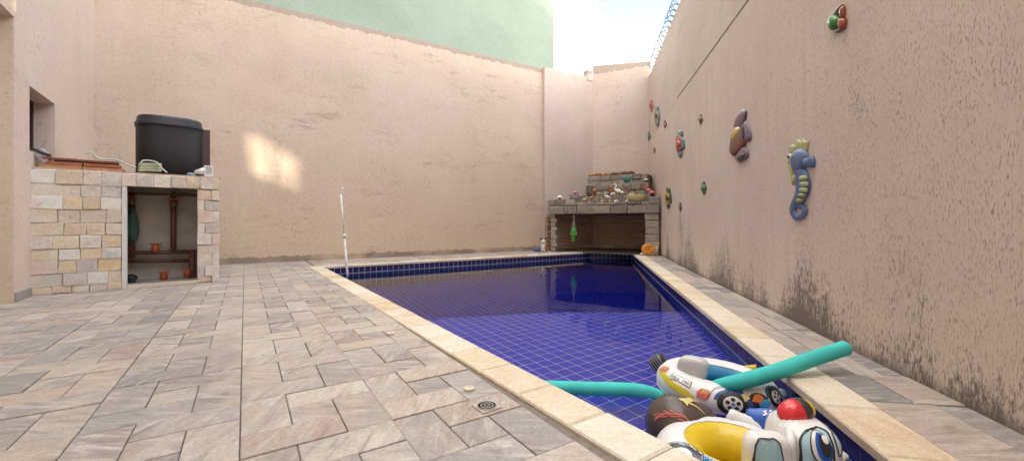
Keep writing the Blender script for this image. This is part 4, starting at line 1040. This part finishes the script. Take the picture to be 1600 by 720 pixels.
# small ones: body, tail, fins
def small(px, py, w_, h_, ms, lab, nm='fish_ornament', fins=True):
    o_ = thing(nm, rwl(px, py+h_/2), lab, 'wall ornament', 'small ceramic creatures on the side wall')
    a = w_/2; b = h_/2; R_ = lambda pts: [(px+x*a, py+y*b) for x, y in pts]
    J = lambda pts: R_([(x+random.uniform(-.12, .12), y+random.uniform(-.07, .07)) for x, y in pts])
    relief('tail', J([(-.25, -.30), (-.55, -.75), (-.35, -1), (.05, -.82), (.5, -.98), (.55, -.6), (.35, -.30)]), h_*.0016+.010, ms[1], o_, 2)
    relief('fin', J([(.3, -.35), (.85, -.45), (1, .05), (.85, .45), (.4, .35)]), h_*.0016+.010, ms[1], o_, 2)
    relief('lower_fin', J([(-.35, .35), (.35, .35), (.55, .75), (.1, 1), (-.35, .8)]), h_*.0016+.010, ms[1], o_, 2)
    relief('body', J([(-.8, .15), (-.8, -.2), (-.5, -.52), (0, -.62), (.45, -.45), (.65, 0), (.45, .45), (0, .68), (-.5, .5)]), h_*.0026+.016, ms[0], o_, 2)
    if fins: relief('spot', R_([(-.3, -.1), (.2, -.25), (.5, .05), (.1, .3)]), h_*.0012+.006, ms[2], o_, 2, h_*.0022+.010)
dred = simple('fish_dark_red', (.22, .035, .03), .35, var=.3, scale=30); tan_ = simple('fish_tan', (.36, .22, .13), .4, var=.3, scale=30); dgr = simple('fish_dark_green', (.05, .09, .04), .4, var=.35, scale=30)
cor_ = simple('fish_coral', (.30, .085, .055), .35, var=.3, scale=30); tl2 = simple('fish_teal', (.09, .20, .21), .35, var=.3, scale=30)
small(1018.3, 165, 6, 20, (red_c, pink_c, dred), 'red ceramic fish nearest the corner, high above the barbecue')
small(1027.5, 181, 9, 32, (tan_, tl2, dark_c), 'tan and teal ceramic fish just right of the red one near the corner')
small(1040, 194.5, 5.5, 13, (dred, dark_c, red_c), 'tiny dark red ceramic fish right of the tan and teal one')
small(1013.8, 212.5, 6, 16, (brown_c, tl2, tan_), 'brown ceramic shell in the wall corner above the flamingo')
small(1023.3, 235, 3.8, 10, (dgr, brown_c, tan_), 'tiniest dark ceramic creature, below the tan and teal fish')
small(1066.5, 224.5, 17, 44, (cor_, tl2, red_c), 'coral-red ceramic fish with teal fins in the middle of the group')
small(1099.5, 186, 7.5, 16, (dred, dgr, red_c), 'small dark red ceramic ladybird left of the purple fish')
small(1045.5, 309.5, 12, 34, (yel_c, dgr, dark_c), 'yellow and dark green ceramic frog low on the wall near the barbecue')
small(1105, 293.5, 8.5, 21, (green_c, dgr, brown_c), 'small green ceramic creature low between the frog and the seahorse')
small(1067, 323.5, 5.5, 14, (brown_c, dgr, tan_), 'lowest tiny brown ceramic creature, right of the yellow frog')

# ------------------------------------------------------------------ razor wire along the wall top
rz_ = thing('razor_wire', rwY(8.5, rwH), 'coil of galvanised razor wire along the top of the side wall', 'razor wire')
wm = simple('galvanised_wire', (.22, .24, .27), .5, .5, .4)
turns = 30; y0_, y1_ = 13.9, 5.2
for ph in (0, math.pi):
    pts = []
    for i in range(turns*12+1):
        t = i/(turns*12); a = t*turns*2*math.pi*(1 if ph == 0 else -1)+ph
        pts.append(rwY(lerp(y0_, y1_, t), rwH+.20)-rw_n*.10+rw_n*(math.cos(a)*.20)+Z*(math.sin(a)*.21))
    mk('coil', tube(pts, .013, 4), wm, rz_)
k = 0
for yy in (13.6, 11.4, 9.2, 7.0):
    mk('bracket', tube([rwY(yy, rwH-.03)-rw_n*.10, rwY(yy, rwH+.36)-rw_n*.10], .012, 6), wm, rz_)

# ------------------------------------------------------------------ floats in the pool
def vinyl(nm, c, r_=.32, var=.05):
    if nm in MC: return MC[nm]
    b = NB(nm); f = b.noise(b.pos(), 5, 5); cc_ = b.ramp(f, [(.3, tuple(x*(1-var) for x in c)), (.7, tuple(min(1, x*(1+var)) for x in c))])
    dirt = b.noise(b.pos(), 26, 6, .65); cc_ = b.mix(b.math('MULTIPLY', b.ramp(dirt, [(.60, 0), (.75, 1)]), .22), cc_, tuple(x*.6+.05 for x in c))
    b.bump(b.math('ADD', b.noise(b.pos(), 11, 3), b.math('MULTIPLY', b.noise(b.pos((3, 3, 1)), 24, 3), .4)), .22, .02); MC[nm] = b.done(cc_, r_, .5); return MC[nm]
vw = vinyl('white_vinyl', (.70, .69, .68)); vy = vinyl('yellow_vinyl', (.66, .47, .02)); vb = vinyl('blue_vinyl', (.025, .22, .46)); vd = vinyl('navy_print', (.02, .07, .28))
vk = vinyl('black_print', (.022, .022, .026)); vg = vinyl('grey_white_vinyl', (.52, .51, .52)); vlb = vinyl('ice_blue_print', (.36, .55, .60)); vbr = vinyl('brown_vinyl', (.085, .058, .05), .36, .15)
vr = vinyl('red_print', (.55, .03, .03)); vrp = vinyl('coral_print', (.55, .14, .12)); vsb = vinyl('sky_blue_print', (.06, .30, .58)); vyp = vinyl('pale_yellow_print', (.62, .52, .20))
def ring_surf(C, x_, z_, a, b_, rt, rz, pw=1.0, seam=.0014):
    x_ = x_.normalized(); z_ = (z_-x_*z_.dot(x_)).normalized(); y_ = z_.cross(x_)
    def S(th, ph, off):
        ct, st_ = math.cos(th), math.sin(th)
        cx_, cy_ = a*math.copysign(abs(ct)**pw, ct), b_*math.copysign(abs(st_)**pw, st_)
        n_ = v3(b_*ct, a*st_, 0).normalized()
        pk = seam*(math.sin(th*34)+.6*math.sin(th*57+1))*math.exp(-((((ph+math.pi) % (2*math.pi))-math.pi-1.5)/.5)**2)
        r1, r2 = rt+off+pk, rz+off+pk
        return C+x_*(cx_+n_.x*math.cos(ph)*r1)+y_*(cy_+n_.y*math.cos(ph)*r1)+z_*math.sin(ph)*r2
    return S
def find(S, px, py, s_rng, t_rng, n_=70):
    """parameters of the surface point nearest the eye under a photo pixel"""
    best = None
    for i in range(n_+1):
        for j in range(n_+1):
            s0, t0 = lerp(*s_rng, i/n_), lerp(*t_rng, j/n_); p = S(s0, t0, 0); q = proj(p)
            d_ = math.hypot(q[0]-px, q[1]-py)
            sc_ = (d_ if d_ > 2.5 else 2.5)*1.0+p.y*(3.0)
            if best is None or sc_ < best[0]: best = (sc_, s0, t0)
    return best[1], best[2]
def pxstrip(S, pts, wd, rng, off=.005):
    pr = [find(S, a, b, *rng) for a, b in pts]; P2 = catmull([v3(a, b, 0) for a, b in pr], 5); vs_, fs = [], []
    for i, p in enumerate(P2):
        c_ = S(p.x, p.y, off); nx = S(P2[min(i+1, len(P2)-1)].x, P2[min(i+1, len(P2)-1)].y, off)-S(P2[max(i-1, 0)].x, P2[max(i-1, 0)].y, off)
        nr = (S(p.x, p.y, off+.01)-c_).normalized(); sd_ = nx.cross(nr).normalized()
        ww = wd if not isinstance(wd, tuple) else lerp(wd[0], wd[1], i/(len(P2)-1))
        vs_ += [c_-sd_*ww/2, c_+sd_*ww/2]
    return vs_, [(2*i, 2*i+1, 2*i+3, 2*i+2) for i in range(len(P2)-1)]
def pxpatch(S, pts, rng, off=.005, n_=3):
    pr = [find(S, a, b, *rng) for a, b in pts]; o_ = catmull([v3(a, b, 0) for a, b in pr], n_, True) if n_ else [v3(a, b, 0) for a, b in pr]
    return decal(S, 0, 0, 1, 1, [(p.x, p.y) for p in o_], off)
TP = 2*math.pi
# --- white car float with backrest
carC = v3(1.375, 2.79, -.112); cx_ = v3(.92, -.39, -.05)
Sc = ring_surf(carC, cx_, v3(.02, -.12, 1), .275, .19, .103, .10)
car = thing('car_float', carC-Z*.08, 'white inflatable car ring with a puffy backrest and printed wheels in the pool', 'pool float')
mk('ring', sgrid(Sc, 0, TP, 72, -.35, 2.15, 14, True), vw, car, True)
mk('inner_wall', sgrid(Sc, 0, TP, 72, 2.15, 3.9, 8, True), vb, car, True)
mk('underside', sgrid(Sc, 0, TP, 72, 3.9, TP-.35, 10, True), vb, car, True)
vy_b = vinyl('yellow_band', (.58, .50, .03))
mk('side_band', pxpatch(Sc, [(1028, 577), (1033, 589), (1043, 600), (1057, 610), (1076, 619), (1084, 617), (1072, 606), (1055, 596), (1042, 586), (1034, 577)], ((math.pi*.7, math.pi*1.6), (-1.3, 1.2)), .004, 2), vy_b, car, True)
rngC = ((math.pi*.9, TP+.25), (-.6, 1.9))
def wheel(S, px, py, rng, r_, par, fs_, ft_):
    s0, t0 = find(S, px, py, *rng)
    w_ = mk('wheel_print', decal(S, s0, t0, fs_, ft_, [(math.cos(q)*r_, math.sin(q)*r_) for q in [TP*i/28 for i in range(28)]], .0045), vk, par, True)
    mk('hub_print', decal(S, s0, t0, fs_, ft_, [(math.cos(q)*r_*.62, math.sin(q)*r_*.62) for q in [TP*i/24 for i in range(24)]], .006), vw, w_, True)
    for i in range(5):
        q = TP*i/5+.3; mk('hub_hole', decal(S, s0+math.cos(q)*r_*.36*fs_, t0+math.sin(q)*r_*.36*ft_, fs_, ft_, [(math.cos(u_)*r_*.15, math.sin(u_)*r_*.15) for u_ in [TP*i_/12 for i_ in range(12)]], .0075, 2), vk, w_)
    mk('hub_cap', decal(S, s0, t0, fs_, ft_, [(math.cos(u_)*r_*.13, math.sin(u_)*r_*.13) for u_ in [TP*i_/12 for i_ in range(12)]], .008, 2), vsb, w_)
    mk('arch_print', annulus(S, s0, t0, fs_, ft_, r_*1.02, r_*1.22, .004, 24, -.1, math.pi*.95), vd, par, True)
wheel(Sc, 1144, 630, rngC, .070, car, 1/.27, 1/.10)
wheel(Sc, 1214, 618, rngC, .058, car, 1/.25, 1/.10)
mk('stripe_print', pxstrip(Sc, [(1128, 612), (1142, 604), (1156, 608), (1166, 622), (1180, 642)], .014, rngC), vd, car, True)
s0, t0 = find(Sc, 1185, 624, *rngC)
ov = mk('picture_print', decal(Sc, s0, t0, 1/.27, 1/.1, [(math.cos(q)*.055, math.sin(q)*.046) for q in [TP*i/24 for i in range(24)]], .0045), vk, car, True)
mk('picture_water', decal(Sc, s0+.10, t0-.18, 1/.27, 1/.1, [(math.cos(q)*.034, math.sin(q)*.024) for q in [TP*i/20 for i in range(20)]], .006), vsb, ov, True)
mk('picture_figure', decal(Sc, s0-.02, t0+.08, 1/.27, 1/.1, [(-.035, -.01), (-.01, .025), (.02, .03), (.04, .005), (.01, -.02)], .007), vinyl('orange_print', (.60, .16, .03)), ov, True)
mk('picture_sun', decal(Sc, s0-.20, t0+.14, 1/.27, 1/.1, [(-.02, -.02), (-.03, .02), (.0, .03), (.01, 0)], .0075), vyp, ov, True)
rngT = ((math.pi*.8, math.pi*1.6), (0, 1.9))
s0, t0 = find(Sc, 1062, 592, *rngT)
pl_ = mk('plate_print', decal(Sc, s0, t0, 1/.24, 1/.1, [(-.062, -.024), (.062, -.024), (.062, .024), (-.062, .024)], .004), vk, car)
mk('plate_field', decal(Sc, s0, t0, 1/.24, 1/.1, [(-.058, -.020), (.058, -.020), (.058, .020), (-.058, .020)], .0055), vw, pl_)
mk('plate_text', text_vf(Sc, s0, t0, 1/.24, 1/.1, 'HEA 790', .030, .0068), vk, pl_)
for a, b in ((1097, 613), (1036, 576)):
    s0, t0 = find(Sc, a, b, *rngT); lp = mk('tail_light_print', decal(Sc, s0, t0, 1/.24, 1/.1, [(-.024, -.03), (.012, -.034), (.03, .0), (.02, .03), (-.01, .03), (-.028, .0)], .0045), vrp, car, True)
    mk('light_field', decal(Sc, s0, t0+.12, 1/.24, 1/.1, [(-.012, -.012), (.016, -.012), (.018, .012), (-.004, .014)], .006), vinyl('amber_print', (.6, .30, .06)), lp)
mk('seam_print', pxstrip(Sc, [(1103, 622), (1112, 612), (1120, 604), (1132, 603), (1146, 608)], .004, rngC), vk, car)
mk('weld_seam', tube([Sc(TP*i/72, -.38, .001) for i in range(73)], .004, 5), vw, car, True)
mk('weld_seam', tube([Sc(TP*i/72, 2.12, .001) for i in range(73)], .004, 5), vw, car, True)
# backrest
cb = at(1082, 576, 2.80); cf = Fr(cb, v3(.75, -.62, 0), v3(.62, .75, 0), v3(.1, -.1, 1))
bk = mk('backrest', ell(cb, .098, .060, .088, cf, 24, 14, .62), vg, car, True)
mk('backrest_seam', tube([cb+cf.x*.088*math.copysign(abs(math.cos(q))**.62, math.cos(q))+cf.z*.080*math.copysign(abs(math.sin(q))**.62, math.sin(q))-cf.y*.034 for q in [TP*i/40 for i in range(41)]], .004, 5), vw, bk, True)
# patterned roll at its back end
rb_ = at(1029, 568, 3.02); rf2 = Fr(rb_, v3(.55, -.2, .5), v3(.3, 1, 0))
rl = mk('patterned_roll', tube([rb_-rf2.x*.05, rb_-rf2.x*.045, rb_+rf2.x*.04, rb_+rf2.x*.06], [.045, .062, .066, .05], 18), vk, car, True)
for k in range(5): mk('roll_band', tube([rb_+rf2.x*(-.036+.018*k), rb_+rf2.x*(-.0335+.018*k)], .0668, 18, False), vg, rl, True)
vt = at(1168, 579, 2.86)
va = mk('valve', lathe([(.05, 0), (.045, .012), (.02, .018), (.018, .045), (.022, .05), (.01, .055)], 14, vt-Z*.02), vy, car, True)
mk('valve_tab', tube([vt+v3(.0, 0, .02), vt+v3(.05, -.02, .03)], [.018, .022], 8), vy, va, True)
mk('front_knob', ell(at(1221, 614, 2.62), .03, .025, .03, None, 10, 8), vlb, car, True)
# --- turquoise noodle
npts = [v3(.10, 2.86, -.152), v3(.5, 2.83, -.150), v3(.88, 2.80, -.155), v3(1.10, 2.80, -.235), v3(1.24, 2.79, -.20), v3(1.32, 2.66, -.075), v3(1.43, 2.555, .010), v3(1.68, 2.61, .052), v3(1.95, 2.69, .10), v3(2.235, 2.77, .148)]
nd_p = catmull(npts, 8)
turq = simple('turquoise_foam', (.06, .50, .47), .75, .25, var=.08, scale=10, bump=.25)
nod = thing('pool_noodle', v3(.9, 2.8, -.2), 'turquoise foam noodle floating left of the car float and rising over the coping', 'pool noodle')
mk('foam', tube(nd_p, .048, 20, False), turq, nod, True)
ed = (nd_p[-1]-nd_p[-2]).normalized(); sf = Fr(nd_p[-1], ed.orthogonal(), ed.cross(ed.orthogonal()), ed)
mk('end_face', lathe([(.048, 0), (.044, .004), (.016, .004), (.014, -.05)], 20, ax=sf), turq, nod, True)
# --- brown float
brC = v3(.945, 2.26, -.125)
bfr = Fr(brC, v3(1, .25, .02), v3(-.25, 1, 0))
def Sb(q, e, off):
    d_ = v3(math.cos(e)*math.cos(q), math.cos(e)*math.sin(q), math.sin(e)); s_ = 1-.30*d_.x
    return brC+bfr.x*d_.x*(.205+off)+bfr.y*d_.y*(.165*s_+off)+bfr.z*d_.z*(.165*s_+off)
brn = thing('brown_float', brC-Z*.12, 'brown egg-shaped inflatable with a yellow splash and red sprigs in the pool', 'pool float')
mk('body', ell(brC, .205, .165, .165, bfr, 36, 20, 1, -.30), vbr, brn, True)
rngB = ((-math.pi, math.pi), (-.7, 1.5))
mk('splash_print', pxpatch(Sb, [(1060, 621), (1068, 620), (1076, 619), (1084, 623), (1078, 627), (1074, 631), (1070, 626)], rngB, .004, 2), vyp, brn, True)
for seg, wd in (([(1078, 622), (1086, 625), (1093, 627)], (.016, .003)), ([(1076, 627), (1088, 633), (1100, 645)], (.014, .003)), ([(1070, 624), (1074, 629), (1076, 633)], (.014, .003)), ([(1084, 622), (1090, 623), (1094, 625)], (.010, .003))):
    mk('splash_ray', pxstrip(Sb, seg, wd, rngB, .0045), vyp, brn)
for seg in ([(1025, 650), (1038, 645), (1050, 644), (1064, 648), (1080, 657)], [(1105, 626), (1112, 630), (1118, 637), (1121, 640)]):
    sg = mk('sprig_stem', pxstrip(Sb, seg, (.012, .004), rngB, .004), vrp, brn)
    for i in range(len(seg)-1):
        (a, b), (c_, d2) = seg[i], seg[i+1]
        for s_ in (-1, 1):
            mk('sprig_leaf', pxstrip(Sb, [(c_, d2), ((a+c_)/2-2, (b+d2)/2+3.2*s_), (a-3, b+4.2*s_)], (.002, .008), rngB, .0042), vrp, sg)
# --- blue float between
bl0, bl1 = at(1165, 648, 2.16), at(1250, 664, 2.04)
blf = thing('blue_float', lerp(bl0, bl1, .5), 'blue inflatable with white lettering wedged behind the police car float', 'pool float')
mk('body', tube(catmull([bl0, lerp(bl0, bl1, .33)-Z*.01, lerp(bl0, bl1, .66)-Z*.012, bl1-Z*.005], 5), [.03, .062, .066, .05], 16), vinyl('royal_blue_vinyl', (.025, .10, .42)), blf, True)
bax = (bl1-bl0).normalized(); bup = v3(0, -.55, .83)
def Sl(x_, y_, off): 
    a_ = y_/.064; return lerp(bl0, bl1, .5)-Z*.012+bax*x_+(bup*math.cos(a_)+bax.cross(bup)*math.sin(a_)*-1).normalized()*(.066+off)
for k, (x_, y_) in enumerate(((-.05, .0), (-.025, .01), (0, -.004), (.025, .008), (.05, .0))):
    mk('letter_print', strip(Sl, x_, y_, 1, 1, [(-.008, -.015), (.006, -.004), (-.004, .006), (.008, .016)], .007, .003), vw, blf)
# --- police car float
pcC = v3(1.01, 1.91, -.125)
Sp = ring_surf(pcC, v3(1, .0, .01), v3(0, 0, 1), .220, .222, .116, .104)
pc = thing('police_car_float', pcC-Z*.1, 'white inflatable police car with big blue eyes and a yellow seat', 'pool float')
mk('ring', sgrid(Sp, 0, TP, 72, -1.0, 1.78, 16, True), vw, pc, True)
mk('seat_wall', sgrid(Sp, 0, TP, 72, 1.78, 4.3, 12, True), vy, pc, True)
mk('underside', sgrid(Sp, 0, TP, 72, 4.3, TP-1.0, 8, True), vw, pc, True)
mk('seat_floor', ([pcC+v3(math.cos(q)*.17, math.sin(q)*.155, -.045) for q in [TP*i/32 for i in range(32)]]+[pcC+v3(0, 0, -.06)], [(i, (i+1) % 32, 32) for i in range(32)]), vy, pc, True)
mk('weld_seam', tube([Sp(TP*i/72, 1.76, .001) for i in range(73)], .004, 5), vw, pc, True)
# flap along the far rim
fq = [at(1132, 656, 2.14), at(1198, 682, 2.06), at(1228, 668, 2.08), at(1142, 638, 2.17)]
fv = [lerp(lerp(fq[0], fq[1], i/10), lerp(fq[3], fq[2], i/10), j/4)+v3(0, -.018*math.sin(math.pi*j/4), .02*math.sin(math.pi*j/4)+.003*math.sin(i*2.1)) for i in range(11) for j in range(5)]
fv2 = [p+v3(.004, .02, -.012) for p in fv]
ff = [(i*5+j, (i+1)*5+j, (i+1)*5+j+1, i*5+j+1) for i in range(10) for j in range(4)]
edge = [i*5 for i in range(11)]+[50+j for j in range(1, 5)]+[i*5+4 for i in range(9, -1, -1)]+[j for j in range(3, 0, -1)]
ff2 = [tuple(55+k_ for k_ in f[::-1]) for f in ff]+[(edge[i], edge[(i+1) % len(edge)], 55+edge[(i+1) % len(edge)], 55+edge[i]) for i in range(len(edge))]
mk('rear_flap', (fv+fv2, ff+ff2), vw, pc, True)
rngP = ((math.pi*.75, math.pi*1.6), (-.5, 1.7))
s0, t0 = find(Sp, 1064, 712, *rngP)
wh = mk('wheel_print', decal(Sp, s0, t0, 1/.25, 1/.10, [(math.cos(q)*.085, math.sin(q)*.085) for q in [TP*i/28 for i in range(28)]], .004), vinyl('charcoal_print', (.045, .05, .06)), pc, True)
mk('hub_print', decal(Sp, s0, t0, 1/.25, 1/.10, [(math.cos(q)*.046, math.sin(q)*.046) for q in [TP*i/24 for i in range(24)]], .006), vw, wh, True)
mk('wheel_outline', annulus(Sp, s0, t0, 1/.25, 1/.10, .088, .093, .005, 28), vk, wh)
mk('wheel_shine', annulus(Sp, s0, t0, 1/.25, 1/.10, .070, .075, .006, 14, 1.3, 2.6), vw, wh)
s0, t0 = find(Sp, 1112, 718, *rngP)
for off_, mm_, bo in ((.004, vd, .05), (.006, vsb, .02)):
    mk('lettering', text_vf(Sp, s0+.42, t0-.25, 1/.24, 1/.10, 'POLICE', .082, off_, 1, bo), mm_, pc)
def superS(C, r_, n_, fr_):
    def S(az, el, off):
        d_ = v3(math.cos(el)*math.cos(az), math.cos(el)*math.sin(az), math.sin(el))
        k_ = sum(abs(d_[i]/r_[i])**n_ for i in range(3))**(-1/n_)+off+.0022*math.sin(az*22)*math.exp(-((el-.95)/.3)**2)
        return C+(fr_.x*d_.x+fr_.y*d_.y+fr_.z*d_.z)*k_
    return S
hfr2 = Fr(v3(0, 0, 0), v3(.985, -.12, .0), v3(.12, .985, 0))
hC_ = v3(1.32, 1.885, -.055)
Sh = superS(hC_, (.120, .16, .160), 3.2, hfr2)
mk('head', sgrid(Sh, 0, TP, 64, -1.5707, 1.5707, 32, True), vw, pc, True)
cC_ = v3(1.105, 1.79, -.045)
Sk = superS(cC_, (.095, .055, .128), 4.0, hfr2)
mk('cab', sgrid(Sk, 0, TP, 48, -1.5707, 1.5707, 28, True), vw, pc, True)
rngH = ((-math.pi, 0), (-1.2, 1.45))
def panel(S, pts, rng, nm, par, fill, wd=.008, n_=4):
    a = mk(nm, pxpatch(S, pts, rng, .003, n_), fill, par, True)
    mk('outline', pxstrip(S, pts+[pts[0], pts[1]], wd, rng, .0045), vk, a, True); return a
panel(Sk, [(1178, 760), (1179, 705), (1182, 690), (1190, 684), (1206, 685), (1217, 692), (1222, 706), (1226, 760)], rngH, 'window_print', pc, vlb)
ey = panel(Sh, [(1253, 745), (1250, 705), (1250, 684), (1260, 671), (1277, 665), (1290, 672), (1299, 688), (1303, 716), (1300, 745)], rngH, 'eye_panel', pc, vlb, .009)
s0, t0 = find(Sh, 1281, 697, *rngH)
def disc(S, s_, t_, rx, ry, off): return decal(S, s_, t_, 1/.15, 1/.15, [(math.cos(q)*rx, math.sin(q)*ry) for q in [TP*i/28 for i in range(28)]], off)
mk('eye_rim', disc(Sh, s0, t0, .042, .058, .006), vk, ey, True); mk('eye_white', disc(Sh, s0, t0, .037, .053, .0075), vw, ey, True)
mk('iris', disc(Sh, s0+.05, t0-.0, .030, .046, .009), vinyl('iris_blue', (.02, .10, .42)), ey, True); mk('pupil', disc(Sh, s0+.09, t0+.02, .021, .034, .0105), vk, ey, True); mk('glint', disc(Sh, s0+.14, t0+.14, .011, .014, .012), vw, ey, True)
panel(Sh, [(1291, 655), (1299, 654), (1309, 668), (1315, 690), (1314, 712), (1309, 700), (1303, 680)], ((-math.pi*.6, .6), (-.9, 1.45)), 'windscreen_print', pc, vlb, .007)
mk('crease_ridge', tube(catmull([at(1228, 664, 1.98), at(1233, 670, 1.85), at(1236, 690, 1.765), at(1237, 726, 1.755)], 6), [.012, .018, .02, .02], 10), vw, pc, True)
mk('nose_tab', tube(catmull([at(1303, 716, 1.80), at(1314, 711, 1.80), at(1325, 712, 1.80)], 3), [.04, .026, .008], 8, True, .4), vw, pc, True)
sa = at(1219, 650, 1.90); sb_ = at(1268, 635, 1.94); sm = Fr((sa+sb_)/2, (sb_-sa).orthogonal(), (sb_-sa).cross((sb_-sa).orthogonal()), sb_-sa)
hl_ = (sb_-sa).length/2*1.02; rs = .058
def sprof(t0, t1, n_=8, o_=0): return [(rs*math.sqrt(max(.0004, 1-lerp(t0, t1, i/n_)**2))+o_, lerp(t0, t1, i/n_)*hl_) for i in range(n_+1)]
mk('siren_red', lathe(sprof(-1, .02), 24, ax=sm), vinyl('siren_red_vinyl', (.62, .03, .04), .2), pc, True)
mk('siren_black', lathe(sprof(.02, .5, 5, .0006), 24, ax=sm), vinyl('siren_black_vinyl', (.035, .03, .03), .25), pc, True)
mk('siren_yellow', lathe(sprof(.5, 1), 24, ax=sm), vinyl('siren_yellow_vinyl', (.64, .44, .03), .25), pc, True)
